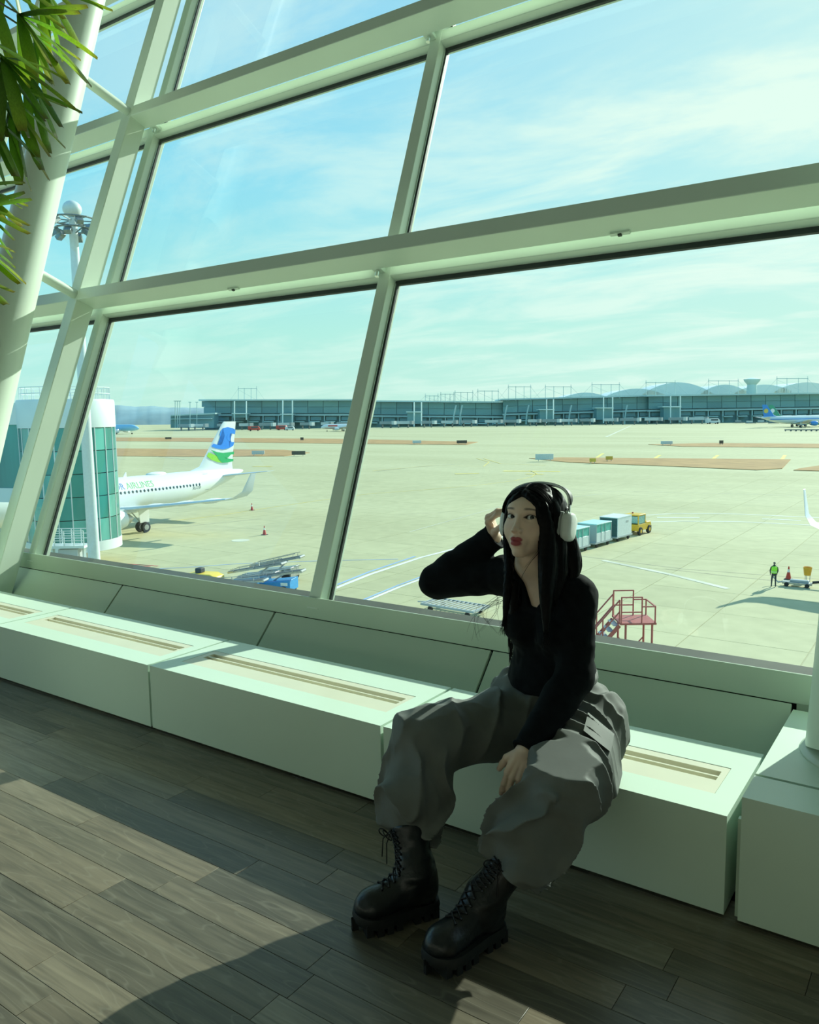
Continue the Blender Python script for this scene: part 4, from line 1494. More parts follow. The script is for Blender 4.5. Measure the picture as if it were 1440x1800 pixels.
# worker in a vest
wk = G(1360, 1032)
M_VEST = mat('hi_vis_vest', (0.38, 0.90, 0.06), 0.7, var=0.05)
M_NAVY = mat('dark_workwear', (0.03, 0.045, 0.05), 0.8, var=0.2)
M_SKIN2 = mat('worker_skin', (0.42, 0.27, 0.19), 0.6, var=0.05)
SKEL = dict(v=[(0, 0, .95), (0, 0, 1.15), (0, 0, 1.42), (0, .0, 1.54), (0, .02, 1.64), (.20, 0, 1.41), (.25, .02, 1.16), (.20, .08, .95), (-.20, 0, 1.41), (-.26, .02, 1.16), (-.22, .08, .95), (.10, 0, .88), (.11, .02, .48), (.12, 0, .08), (.13, .10, .05), (-.10, 0, .88), (-.13, .04, .48), (-.16, -.06, .08), (-.17, .05, .05)],
            e=[(0, 1), (1, 2), (2, 3), (3, 4), (2, 5), (5, 6), (6, 7), (2, 8), (8, 9), (9, 10), (0, 11), (11, 12), (12, 13), (13, 14), (0, 15), (15, 16), (16, 17), (17, 18)],
            r=[.15, .15, .16, .055, .085, .07, .055, .045, .07, .055, .045, .095, .07, .055, .05, .095, .07, .055, .05])
wme = bpy.data.meshes.new('worker')
wme.from_pydata(SKEL['v'], SKEL['e'], [])
wob = bpy.data.objects.new('worker', wme)
COL.objects.link(wob)
sk = wob.modifiers.new('skin', 'SKIN')
for v_, r_ in zip(wme.skin_vertices[0].data if wme.skin_vertices else [], SKEL['r']):
    v_.radius = (r_, r_ * .8)
if not wme.skin_vertices:
    bm = bmesh.new()
    bm.from_mesh(wme)
    ly = bm.verts.layers.skin.verify()
    bm.verts.ensure_lookup_table()
    for i, r_ in enumerate(SKEL['r']):
        bm.verts[i][ly].radius = (r_, r_ * .8)
        bm.verts[i][ly].use_root = (i == 0)
    bm.to_mesh(wme)
    bm.free()
ss = wob.modifiers.new('sub', 'SUBSURF')
ss.levels = ss.render_levels = 2
wme.materials.append(M_NAVY)
person2 = wob
person2.name = 'person'
person2.location = wk
person2.rotation_euler = (0, 0, YAW + math.pi + 2.9)
tag(person2, 'standing ground worker in a yellow-green vest and dark clothes on the apron', 'person')
MB().lathe([(.10, .96), (.185, 1.0), (.19, 1.2), (.20, 1.36), (.17, 1.46), (.07, 1.49)], 20).build('vest', M_VEST, person2, smooth=True)
vv_ = person2.children[-1]
vv_.scale = (1.06, .82, 1)
MB().lathe([(.194, 1.08), (.196, 1.12)], 20, cap=False).build('reflective_band', M_CWH, person2, smooth=True)
person2.children[-1].scale = (1.06, .83, 1)
MB().ell((0, .0, 1.71), (.085, .1, .065), 14, 8).build('cap', M_NAVY, person2, smooth='all')
for x in (.2, -.22):
    MB().ell((x, .1, .90), (.035, .04, .07), 10, 6).build('glove', M_SKIN2, person2, smooth='all')

# hose coupler and yellow bin beside the worker
hc = empty('hose_coupler', G(1400, 1031), rz=0.05)
tag(hc, 'low metal hose coupler trolley with a black hose, right of the worker', 'coupler')
MB().box(-.9, 1.0, -.28, .28, .18, .34).build('frame', M_METAL, hc, bevel=.02)
MB().box(-.4, .8, -.2, .2, .34, .5).build('valve_block', M_PLG, hc, bevel=.03)
MB().tube([(1.0, 0, .38), (1.6, .1, .46), (2.6, .1, .42), (4.6, .0, .2), (7, -.2, .12)], .09, 10).build('hose', M_TYRE, hc, smooth=True)
MB().tube([(-.9, 0, .25), (-1.2, .05, .2), (-1.5, .1, .5), (-1.6, .1, .75)], .045, 8).build('tow_handle', M_PLG, hc, smooth=True)
for x in (-.6, .7):
    for yy in (-.3, .3):
        wheel(MB(), (x, yy, .15), .15, .08).build('wheel', M_TYRE, hc, smooth=True)
bn = empty('yellow_bin', G(1419, 1022))
tag(bn, 'small orange-yellow bin on legs behind the hose coupler', 'bin')
MB().lathe([(.22, .45), (.30, 1.05), (.27, 1.05), (.2, .5)], 12).build('bucket', mat('bin_orange', (.75, .38, .03), .5, var=.08), bn)
m = MB()
for a in (0.4, 2.5, 4.6):
    m.bar((.18 * math.cos(a), .18 * math.sin(a), 0), (.18 * math.cos(a), .18 * math.sin(a), .5), .04)
m.build('stand', M_PLG, bn)

# red aircraft steps
FSR = 33.0
deck_c = at_depth(1106, 1088, FSR)
sd0 = empty('aircraft_steps', (deck_c.x, deck_c.y, ZA))
tag(sd0, 'red painted mobile steps with railed platform just outside the window', 'steps')
zd = deck_c.z - ZA
ex = Vector((RH.x, RH.y, 0))
ey = Vector((FH.x, FH.y, 0))


def sp(u, v_, z):
    return ex * u + ey * v_ + Vector((0, 0, z))


MB().hexa([sp(-.55, -.7, zd - .08), sp(.95, -.7, zd - .08), sp(.95, .7, zd - .08), sp(-.55, .7, zd - .08)], [sp(-.55, -.7, zd), sp(.95, -.7, zd), sp(.95, .7, zd), sp(-.55, .7, zd)]).build('platform', M_REDP, sd0)
m = MB()
for (u, v_) in ((-.5, -.65), (-.5, .65), (.35, .65), (.35, -.65), (.9, .65), (.9, -.65)):
    m.bar(sp(u, v_, zd), sp(u, v_, zd + (1.1 if u < .5 else .7)), .05)
for z in (.45, 1.08):
    m.bar(sp(-.5, -.65, zd + z), sp(.35, -.65, zd + z), .05)
    m.bar(sp(-.5, .65, zd + z), sp(.35, .65, zd + z), .05)
for v_ in (-.65, .65):
    m.bar(sp(.35, v_, zd + .68), sp(.9, v_, zd + .68), .05)
m.bar(sp(.9, -.65, zd + .68), sp(.9, .65, zd + .68), .05)
m.build('platform_railing', M_REDP, sd0)
ns = 13
lo = Vector((-3.3, 0, 0.35))
hi = Vector((-.55, 0, zd - .05))
for k in range(ns):
    t_ = (k + .5) / ns
    c = lo.lerp(hi, t_)
    MB().hexa([sp(c.x - .13, -.5, c.z), sp(c.x + .13, -.5, c.z), sp(c.x + .13, .5, c.z), sp(c.x - .13, .5, c.z)], [sp(c.x - .13, -.5, c.z + .03), sp(c.x + .13, -.5, c.z + .03), sp(c.x + .13, .5, c.z + .03), sp(c.x - .13, .5, c.z + .03)]).build('tread', M_PLG, sd0)
for v_ in (-.55, .55):
    m = MB()
    m.bar(sp(lo.x, v_, lo.z - .08), sp(hi.x, v_, hi.z - .08), .06, .16)
    m.build('stringer', M_REDP, sd0)
    m = MB()
    for z in (.5, 1.0):
        m.bar(sp(lo.x, v_, lo.z + z), sp(hi.x, v_, hi.z + z), .05)
    for k in range(5):
        c = lo.lerp(hi, k / 4)
        m.bar(sp(c.x, v_, c.z), sp(c.x, v_, c.z + 1.0), .045)
    m.build('stair_railing', M_REDP, sd0)
for u in (-.3, .8):
    for v_ in (-.6, .6):
        MB().bar(sp(u, v_, .2), sp(u, v_, zd - .08), .07).build('leg', M_REDP, sd0)
m = MB()
for v_ in (-.6, .6):
    for z0, z1 in ((.3, 1.5), (1.5, 2.7)):
        m.bar(sp(-.3, v_, z0), sp(.8, v_, z1), .045)
        m.bar(sp(.8, v_, z0), sp(-.3, v_, z1), .045)
m.build('cross_brace', M_REDP, sd0)
MB().hexa([sp(-3.4, -.8, .2), sp(1.2, -.8, .2), sp(1.2, .8, .2), sp(-3.4, .8, .2)], [sp(-3.4, -.8, .36), sp(1.2, -.8, .36), sp(1.2, .8, .36), sp(-3.4, .8, .36)]).build('chassis', M_PLG, sd0)
for u in (-2.8, .7):
    for v_ in (-.75, .75):
        w = MB()
        wheel(w, sp(u, v_, .24), .24, .16, ey)
        w.build('wheel', M_TYRE, sd0, smooth=True)


# belt loaders seen over the sill at the left of the mullion
def loader(px, py, rz, m, lab, L=3.6, h0=.9, h1=1.7):
    e = empty('belt_loader', G(px, py), rz=rz)
    tag(e, lab, 'belt loader', 'belt loaders below the window')
    MB().prism([(-L * .45, -.75, .35), (L * .5, -.75, .35), (L * .5, -.75, 1.15), (L * .2, -.75, 1.0), (-L * .45, -.75, .8)], (0, 1.5, 0)).build('chassis', m, e, bevel=.03)
    p0, p1 = Vector((-L * .8, 0, h0)), Vector((L * .7, 0, h1))
    MB().bar(p0, p1, .75, .14).build('conveyor_frame', M_METAL, e)
    MB().bar(p0 + Vector((0, 0, .08)), p1 + Vector((0, 0, .08)), .6, .04).build('belt', M_BELT, e)
    mm = MB()
    for yy in (-.42, .42):
        mm.bar(p0 + Vector((.3, yy, .28)), p1 + Vector((-.3, yy, .28)), .04)
        for t_ in (.12, .5, .88):
            c = p0.lerp(p1, t_)
            mm.bar(c + Vector((0, yy, 0)), c + Vector((0, yy, .28)), .035)
    mm.build('side_rail', M_METAL, e)
    MB().cyl(p1 + Vector((0, -.4, 0)), p1 + Vector((0, .4, 0)), .1, 10).build('roller', M_METAL, e)
    MB().bar((0, 0, .8), p0.lerp(p1, .75), .1).build('lift_strut', M_METAL, e)
    MB().box(L * .3, L * .45, -.76, -.75, .75, .95).build('label_plate', M_CWH, e)
    for x in (-L * .32, L * .36):
        for yy in (-.72, .72):
            wheel(MB(), (x, yy, .35), .35, .22).build('wheel', M_TYRE, e, smooth=True)
    return e


loader(478, 1043, 0.35, M_BLUEP, 'bright blue belt loader nearest the mullion, half hidden by the sill', 3.4)
loader(455, 1030, 0.25, M_METAL, 'grey belt loader with raised conveyor behind the blue ones', 3.0, .9, 1.8)
loader(408, 1050, 0.35, M_BLUEP, 'blue belt loader at the left of the group below the window', 3.6, .8, 1.3)
loader(490, 1020, 0.30, M_METAL, 'grey belt loader farthest back in the group below the window', 2.8, 1.0, 1.9)
yt = empty('yellow_tow_tractor', G(358, 1030), rz=.3)
tag(yt, 'rounded yellow tow tractor hood at the left of the belt loaders', 'tractor')
MB().prism([(-1.4, -.7, .35), (1.4, -.7, .35), (1.4, -.7, .8), (.9, -.7, 1.0), (-.9, -.7, 1.0), (-1.4, -.7, .85)], (0, 1.4, 0)).build('body', mat('tow_yellow', (.80, .55, .05), .4, var=.05), yt, bevel=.12)
MB().box(-.5, .0, -.3, .3, 1.0, 1.35).build('seat', M_TYRE, yt, bevel=.06)
for x in (-.9, .9):
    for yy in (-.68, .68):
        wheel(MB(), (x, yy, .35), .35, .2).build('wheel', M_TYRE, yt, smooth=True)

# empty pallet dolly behind the woman's elbow
pd = empty('pallet_dolly', G(800, 1076), rz=-.05)
tag(pd, 'empty grey pallet dolly with rollers beyond the woman\'s raised elbow', 'dolly')
MB().box(-2.0, 2.0, -.95, -.87, .38, .52).box(-2.0, 2.0, .87, .95, .38, .52).box(-2.0, -1.92, -.87, .87, .38, .52).box(1.92, 2.0, -.87, .87, .38, .52).build('frame', M_PLG, pd)
for k in range(12):
    x = -1.75 + k * .32
    MB().cyl((x, -.86, .47), (x, .86, .47), .055, 8).build('roller', M_METAL, pd, smooth=True)
for x in (-1.4, 1.4):
    for yy in (-.7, .7):
        wheel(MB(), (x, yy, .18), .18, .12).build('wheel', M_TYRE, pd, smooth=True)
MB().bar((-2.0, 0, .4), (-2.9, 0, .3), .08).build('draw_bar', M_PLG, pd)
# manhole
MB().lathe([(.9, 0), (.9, .02)], 20, G(423, 950)).build('manhole_ring', M_PALE, apron)
# ================================================================== THE SEATED WOMAN
F32 = np.float32
_rs = np.random.RandomState(5)
_HT = _rs.rand(4096).astype(F32)


def A(*q):
    return np.array(q, dtype=F32)


def nz(v):
    v = np.asarray(v, dtype=np.float64)
    return (v / np.linalg.norm(v)).astype(F32)


def vnoise(P):
    i = np.floor(P).astype(np.int64)
    f = (P - i).astype(F32)
    f = f * f * (3 - 2 * f)

    def h(dx, dy, dz):
        return _HT[((i[:, 0] + dx) * 374761 + (i[:, 1] + dy) * 668265 + (i[:, 2] + dz) * 982451) & 4095]
    x, y, z = f[:, 0], f[:, 1], f[:, 2]
    a = h(0, 0, 0) * (1 - x) + h(1, 0, 0) * x
    b = h(0, 1, 0) * (1 - x) + h(1, 1, 0) * x
    c = h(0, 0, 1) * (1 - x) + h(1, 0, 1) * x
    d = h(0, 1, 1) * (1 - x) + h(1, 1, 1) * x
    return (a * (1 - y) + b * y) * (1 - z) + (c * (1 - y) + d * y) * z


def smin(a, b, k):
    h = np.clip(0.5 + 0.5 * (b - a) / k, 0, 1)
    return b + (a - b) * h - k * h * (1 - h)


def smax(a, b, k):
    return -smin(-a, -b, k)


def rc(P, a, b, r1, r2):
    a, b = A(*a), A(*b)
    ab = b - a
    t = np.clip(((P - a) @ ab) / float(ab @ ab), 0, 1)
    return np.linalg.norm(P - a - t[:, None] * ab, axis=1) - (r1 + (r2 - r1) * t)


def chain(P, pts, rads, k=0.02):
    d = None
    for i in range(len(pts) - 1):
        e = rc(P, pts[i], pts[i + 1], rads[i], rads[i + 1])
        d = e if d is None else smin(d, e, k)
    return d


def el(P, c, r, R=None):
    q = P - A(*c)
    if R is not None:
        q = q @ R            # R columns are the ellipsoid axes
    r = A(*r)
    k0 = np.linalg.norm(q / r, axis=1)
    k1 = np.linalg.norm(q / (r * r), axis=1) + 1e-9
    return k0 * (k0 - 1) / k1


def net(fn, lo, hi, h, reach=1.15):
    """surface of fn = 0 as a quad mesh, worked out only near the surface"""
    B = 8
    lo, hi = np.array(lo, float), np.array(hi, float)
    nb = np.ceil((hi - lo) / (h * B)).astype(int)
    g = np.stack(np.meshgrid(*[np.arange(n) for n in nb], indexing='ij'), -1).reshape(-1, 3)
    cen = (lo + (g + 0.5) * h * B).astype(F32)
    keep = np.abs(fn(cen)) < h * B * reach
    g = g[keep]
    o9 = np.stack(np.meshgrid(*[np.arange(9)] * 3, indexing='ij'), -1)
    vals = np.empty((len(g), 9, 9, 9), F32)
    for s in range(0, len(g), 400):
        gg = g[s:s + 400]
        P = (lo + (gg[:, None, None, None, :] * B + o9[None]) * h).reshape(-1, 3).astype(F32)
        vals[s:s + 400] = fn(P).reshape(len(gg), 9, 9, 9)
    ins = vals < 0
    cn = [(0, 0, 0), (1, 0, 0), (0, 1, 0), (1, 1, 0), (0, 0, 1), (1, 0, 1), (0, 1, 1), (1, 1, 1)]
    cs = np.stack([ins[:, a:a + 8, b:b + 8, c:c + 8] for a, b, c in cn], -1)
    act = cs.any(-1) & ~cs.all(-1)
    ia = np.argwhere(act)
    cv = np.stack([vals[ia[:, 0], ia[:, 1] + a, ia[:, 2] + b, ia[:, 3] + c] for a, b, c in cn], -1)
    pos = np.zeros((len(ia), 3))
    cnt = np.zeros(len(ia))
    for a in range(8):
        for b in range(a + 1, 8):
            da = np.abs(np.array(cn[a]) - np.array(cn[b]))
            if da.sum() != 1:
                continue
            va, vb = cv[:, a], cv[:, b]
            cr = (va < 0) != (vb < 0)
            t = np.where(cr, va / np.where(np.abs(va - vb) < 1e-12, 1, va - vb), 0)
            pos += cr[:, None] * (np.array(cn[a]) + (np.array(cn[b]) - np.array(cn[a])) * t[:, None])
            cnt += cr
    gc = g[ia[:, 0]] * B + ia[:, 1:]
    V = lo + (gc + pos / cnt[:, None]) * h
    N_ = nb * B + 2
    key = (gc[:, 0] * N_[1] + gc[:, 1]) * N_[2] + gc[:, 2]
    od = np.argsort(key)
    ks = key[od]
    quads = []
    for ax in range(3):
        sl0 = ins[:, :8, :8, :8]
        sh = [slice(0, 8)] * 3
        sh[ax] = slice(1, 9)
        sl1 = ins[:, sh[0], sh[1], sh[2]]
        e = np.argwhere(sl0 != sl1)
        if not len(e):
            continue
        inside0 = sl0[e[:, 0], e[:, 1], e[:, 2], e[:, 3]]
        gp = g[e[:, 0]] * B + e[:, 1:]
        u, v = [(1, 2), (2, 0), (0, 1)][ax]
        idx = []
        ok = np.ones(len(e), bool)
        for du, dv in ((-1, -1), (0, -1), (0, 0), (-1, 0)):
            c = gp.copy()
            c[:, u] += du
            c[:, v] += dv
            kk = (c[:, 0] * N_[1] + c[:, 1]) * N_[2] + c[:, 2]
            j = np.clip(np.searchsorted(ks, kk), 0, len(ks) - 1)
            ok &= ks[j] == kk
            idx.append(od[j])
        q = np.stack(idx, -1)
        q[~inside0] = q[~inside0][:, ::-1]
        quads.append(q[ok])
    return V, np.concatenate(quads)


def mesh_obj(name, V, Q, m, parent=None, origin=(0, 0, 0), cols=None):
    me = bpy.data.meshes.new(name)
    V = np.asarray(V) - np.array(origin)
    me.vertices.add(len(V))
    me.vertices.foreach_set('co', V.astype(F32).ravel())
    me.loops.add(len(Q) * 4)
    me.loops.foreach_set('vertex_index', Q.astype(np.int32).ravel())
    me.polygons.add(len(Q))
    me.polygons.foreach_set('loop_start', np.arange(0, len(Q) * 4, 4, dtype=np.int32))
    me.polygons.foreach_set('loop_total', np.full(len(Q), 4, dtype=np.int32))
    me.polygons.foreach_set('use_smooth', np.ones(len(Q), dtype=bool))
    me.update()
    me.validate()
    if cols is not None:
        at = me.color_attributes.new('tone', 'FLOAT_COLOR', 'POINT')
        at.data.foreach_set('color', np.concatenate([cols, np.ones((len(cols), 1))], 1).astype(F32).ravel())
    me.materials.append(m)
    o = bpy.data.objects.new(name, me)
    COL.objects.link(o)
    if parent:
        o.parent = parent
    return o


PB = (-1.0, 0.1, 0.0)               # where she sits

# ---- joints (metres, in the hall)
J = dict(pelvis=(-1.0, .12, .42), waist=(-1.005, .095, .56), chest=(-1.01, .06, .74), neck=(-1.03, .035, .90),
         shL=(-.915, .028, .836), shR=(-1.165, .06, .865), elR=(-1.405, .03, .825), wrR=(-1.212, .070, .982), elL=(-.893, -.03, .61), wrL=(-.943, -.24, .455),
         hipL=(-.905, .08, .405), hipR=(-1.095, .08, .405), knL=(-.815, -.275, .395), knR=(-1.25, -.265, .415),
         hemR=(-1.225, -.40, .20), ankR=(-1.175, -.435, .12), hemL=(-.925, -.375, .185), ankL=(-.955, -.41, .12))
EYES = np.array([-1.0445, -.075, 1.0721])
tocam = nz(CAM_POS - EYES)
yawh = math.radians(28)
hf = nz(math.cos(yawh) * tocam - math.sin(yawh) * CAM_R)
pit = math.radians(7)
hf = nz(math.cos(pit) * hf + math.sin(pit) * np.array(CAM_U))
hu = nz(np.array(CAM_U) - hf * float(np.dot(CAM_U, hf)))
# small roll of the head
hl = np.cross(hu, -hf).astype(F32) * -1
hl = nz(np.cross(hf, hu))
if np.dot(hl, CAM_R) < 0:
    hl = -hl
rol = math.radians(-3.0)
hl, hu = nz(hl * math.cos(rol) + hu * math.sin(rol)), nz(hu * math.cos(rol) - hl * math.sin(rol))
HR = np.stack([hl, hf, hu], 1).astype(F32)          # head axes: her left, forward, up
HC = (EYES - hf * 0.072).astype(F32)


def H(x, y, z):                                      # head point -> hall
    return tuple(HC + HR @ A(x, y, z))


def hloc(P):
    return (P - HC) @ HR


tl_ = nz(np.array(J['shL']) - np.array(J['shR']))
tu_ = nz(np.array(J['neck']) - np.array(J['pelvis']))
tu_ = nz(tu_ - tl_ * float(tu_ @ tl_))
tf_ = nz(np.cross(tl_, tu_))
TR = np.stack([tl_, tf_, tu_], 1).astype(F32)
TC = A(*J['chest'])


def T(x, y, z):
    return tuple(TC + TR @ A(x, y, z))


def head_sdf(P):
    q = hloc(P)
    s = np.abs(q[:, 0])
    qm = np.stack([s, q[:, 1], q[:, 2]], 1)
    d = el(q, (0, -.014, .022), (.068, .094, .080))
    d = smin(d, el(q, (0, .020, -.024), (.0585, .069, .078)), .02)
    d = smin(d, rc(qm, (.047, .004, -.050), (.007, .058, -.1005), .015, .0120), .026)
    d = smin(d, el(q, (0, .063, -.1000), (.0155, .0155, .0125)), .016)
    d = smin(d, el(qm, (.036, .050, -.034), (.022, .021, .027)), .022)
    d = smin(d, el(q, (0, .069, .026), (.046, .018, .020)), .02)
    # eye hollows
    d = smax(d, -el(qm, (.031, .0905, -.001), (.018, .0125, .0115)), .010)
    # nose
    nose = smin(rc(q, (0, .0785, .008), (0, .0985, -.033), .0060, .0076), el(q, (0, .1015, -.0375), (.0088, .0092, .0080)), .006)
    nose = smin(nose, el(qm, (.0106, .0925, -.0420), (.0060, .0090, .0062)), .004)
    d = smin(d, nose, .008)
    d = smax(d, -el(qm, (.0058, .1005, -.0475), (.0038, .0052, .0034)), .0015)
    # pouting mouth
    d = smin(d, el(q, (0, .074, -.070), (.024, .017, .019)), .014)
    up = smin(el(qm, (.0070, .0875, -.0645), (.0112, .0085, .0062)), el(q, (0, .0865, -.0655), (.013, .008, .0055)), .003)
    low = el(q, (0, .0868, -.0775), (.0165, .0092, .0078))
    d = smin(d, up, .004)
    d = smin(d, low, .004)
    d = smax(d, -el(q, (0, .0975, -.0705), (.0135, .0060, .0008)), .0022)
    # lids around the eyeballs, with the almond opening
    lid = np.linalg.norm(qm - A(.031, .0655, 0), axis=1) - .0140
    d = smin(d, lid, .006)
    ex = (q[:, 0] * np.sign(q[:, 0] + 1e-9) - .0312) / .0146
    half = .0060 * np.maximum(0, 1 - ex * ex) ** .75
    mid = .0004 + .0016 * ex
    op = np.maximum(np.abs(q[:, 2] - mid) - half, .070 - q[:, 1])
    op = np.maximum(op, (np.abs(ex) - 1) * .0146)
    d = np.maximum(d, -op)
    # ears are under the headphones; neck
    d = smin(d, rc(P, H(0, -.018, -.055), J['neck'], .049, .050), .022)
    return d


def torso_sdf(P, puff=0.0):
    q = (P - TC) @ TR
    d = el(q, (0, -.012, -.005), (.128, .092, .150))
    d = smin(d, rc(P, T(-.03, -.01, -.10), T(.03, -.01, -.10), .088, .088), .05)
    d = smin(d, rc(P, J['waist'], J['pelvis'], .098, .115), .06)
    d = smin(d, rc(P, T(-.035, 0, -.20), T(.035, 0, -.20), .085, .085), .05)
    s = np.stack([np.abs(q[:, 0]), q[:, 1], q[:, 2]], 1)
    d = smin(d, el(s, (.062, .062, -.002), (.056, .056, .060)), .035)
    d = smin(d, rc(P, J['shL'], J['shR'], .046, .050), .05)
    d = smin(d, rc(P, J['neck'], T(0, -.02, .05), .056, .08), .04)
    for k in ('shL', 'shR'):
        d = smin(d, rc(P, J[k], H(0, -.02, -.12), .038, .040), .04)
    return d


def arm_sdf(P, s, extra=0.0):
    a, b, c = J['sh' + s], J['el' + s], J['wr' + s]
    mid = tuple((np.array(b) + (np.array(c) - np.array(b)) * .3))
    return chain(P, [a, b, mid, c], [.045 + extra, .038 + extra, .038 + extra, .026 + extra], .02)


# ---- hands: metacarpals and three-jointed fingers
def basis(d, n):
    d = nz(d)
    n = nz(np.array(n) - d * float(np.dot(n, d)))
    return d, n, nz(np.cross(d, n))


FING = {}


def hand_parts(W, d, n, side, curl, spread=1.0, sc=1.0, thumb=(0.55, .35)):
    """W wrist, d along the hand, n out of its back, side +1/-1 towards the thumb; curl per finger (three bends, degrees)"""
    d, n, s = basis(d, n)
    s = s * side
    W = np.array(W, float)
    segs = []
    names = []
    base = [(.026, .078), (.009, .083), (-.009, .079), (-.025, .071)]
    lens = [(.040, .024, .019), (.044, .028, .020), (.041, .026, .020), (.032, .019, .018)]
    rad = [.0088, .0090, .0085, .0075]
    for i in range(4):
        k = W + (s * base[i][0] + d * base[i][1]) * sc
        segs.append((W + s * base[i][0] * .55 * sc + d * .008 * sc - n * .001, k, .0135 * sc, .0112 * sc))
        segs.append((W + s * base[i][0] * .75 * sc + d * .03 * sc - n * .007, k - n * .006 - d * .012, .0125 * sc, .0105 * sc))
        dir_ = nz(d + s * base[i][0] * 2.2 * spread)
        p = k
        ang = 0
        for j in range(3):
            ang += math.radians(curl[i][j])
            v = dir_ * math.cos(ang) - n * math.sin(ang)
            e = p + v * lens[i][j] * sc
            segs.append((p, e, rad[i] * (1 - .08 * j) * sc, rad[i] * (1 - .08 * (j + 1)) * sc))
            p = e
        names.append((p, v, n * math.cos(ang) + dir_ * math.sin(ang), rad[i] * .76 * sc))
    # thumb leaves the side of the palm
    p0 = W + (s * .016 + d * .018 - n * .006) * sc
    t1 = p0 + (s * .026 + d * .030 - n * .012) * sc
    v2 = nz(d * (1 - thumb[0]) + s * thumb[0] - n * thumb[1])
    t2 = t1 + v2 * .031 * sc
    t3 = t2 + nz(v2 + d * .25 - n * .1) * .025 * sc
    segs += [(p0, t1, .0150 * sc, .0125 * sc), (t1, t2, .0110 * sc, .0098 * sc), (t2, t3, .0098 * sc, .0078 * sc)]
    names.append((t3, nz(t3 - t2), n, .0075 * sc))
    return segs, names


hdl = nz(np.array([-.965, -.262, .37]) - np.array(J['wrL']))
# back of the hanging hand looks at the viewer
nl = nz(np.array([.30, -.92, .25]))
LH, LN_ = hand_parts(J['wrL'], hdl, nl, 1, [(18, 12, 8), (22, 18, 10), (38, 34, 20), (48, 40, 25)], spread=.3, thumb=(.25, .5))
# thumb side of her left hand is towards her right
_, _, _s = basis(hdl, nl)
if _s[0] > 0:
    LH, LN_ = hand_parts(J['wrL'], hdl, nl, -1, [(18, 12, 8), (22, 18, 10), (38, 34, 20), (48, 40, 25)], spread=.3, thumb=(.25, .5))
hdr = nz(np.array([-1.216, .030, 1.060]) - np.array(J['wrR']))
nr = nz(np.array([-.75, -.50, .25]))
_, _, _s = basis(hdr, nr)
RH_, RN_ = hand_parts(J['wrR'], hdr, nr, 1 if np.dot(_s, CAM_R) * 0 + _s[1] < 0 else -1, [(58, 34, 20), (62, 34, 20), (66, 36, 22), (68, 36, 22)], spread=.9, sc=.9, thumb=(.5, .5))


def hand_sdf(P, segs, W, el_):
    d = None
    for a, b, r1, r2 in segs:
        e = rc(P, a, b, r1, r2)
        d = e if d is None else smin(d, e, .0045)
    fa = np.array(W) + (np.array(el_) - np.array(W)) * .35
    return smin(d, rc(P, fa, W, .029, .0235), .012)


def skin_cols(V):
    n = vnoise((V * 60).astype(F32))
    c = np.tile(np.array([[.78, .585, .455]]), (len(V), 1)) * (0.97 + .06 * n[:, None])
    return c


def face_cols(V):
    q = hloc(V.astype(F32)).astype(float)
    c = skin_cols(V)
    front = q[:, 1] > .03
    s = np.abs(q[:, 0])

    def blend(w, col):
        w = np.clip(w, 0, 1)[:, None]
        return c * (1 - w) + np.array(col) * w
    # blush and lips
    w = np.exp(-(((s - .043) / .018) ** 2 + ((q[:, 2] + .030) / .014) ** 2)) * .18 * front
    c = blend(w, (.66, .33, .27))
    wl = np.maximum(1 - np.sqrt(((s - .0075) / .0128) ** 2 + ((q[:, 2] + .0662) / .0078) ** 2), 1 - np.sqrt((q[:, 0] / .0195) ** 2 + ((q[:, 2] + .0765) / .0098) ** 2))
    w = np.clip(wl * 5, 0, 1) * (q[:, 1] > .07)
    c = blend(w * .95, (.36, .050, .065))
    w = np.clip((1 - np.sqrt((q[:, 0] / .011) ** 2 + ((q[:, 2] + .0705) / .0045) ** 2)) * 4, 0, 1) * (q[:, 1] > .07)
    c = blend(w * .4, (.22, .012, .03))
    # brows
    bx = (s - .033) / .021
    bz = .0215 + .0032 * np.cos(bx * 1.3) - .0015
    th = .0022 * np.clip(1.15 - bx * .45, .4, 1.5)
    w = np.clip(1.5 - np.abs(q[:, 2] - bz) / th, 0, 1) * np.clip(2.2 * (1 - np.abs(bx)), 0, 1) * front
    c = blend(w * .80, (.06, .04, .033))
    # lash line and soft shadow of colour on the lids
    ex = (s - .0312) / .0146
    half = .0060 * np.maximum(0, 1 - ex * ex) ** .75
    mid = .0004 + .0016 * ex
    dz = q[:, 2] - mid
    near = (np.abs(ex) < 1.22) & front & (q[:, 1] > .055)
    w = np.clip(1.5 - np.abs(dz - half - .0003) / .0019, 0, 1) * near
    c = blend(w * .97, (.012, .010, .010))
    w = np.clip(1.2 - np.abs(dz + half) / .0011, 0, 1) * near * .55
    c = blend(w, (.10, .05, .04))
    w = np.exp(-((dz - half - .004) / .003) ** 2) * near * .30
    c = blend(w, (.30, .17, .13))
    return c


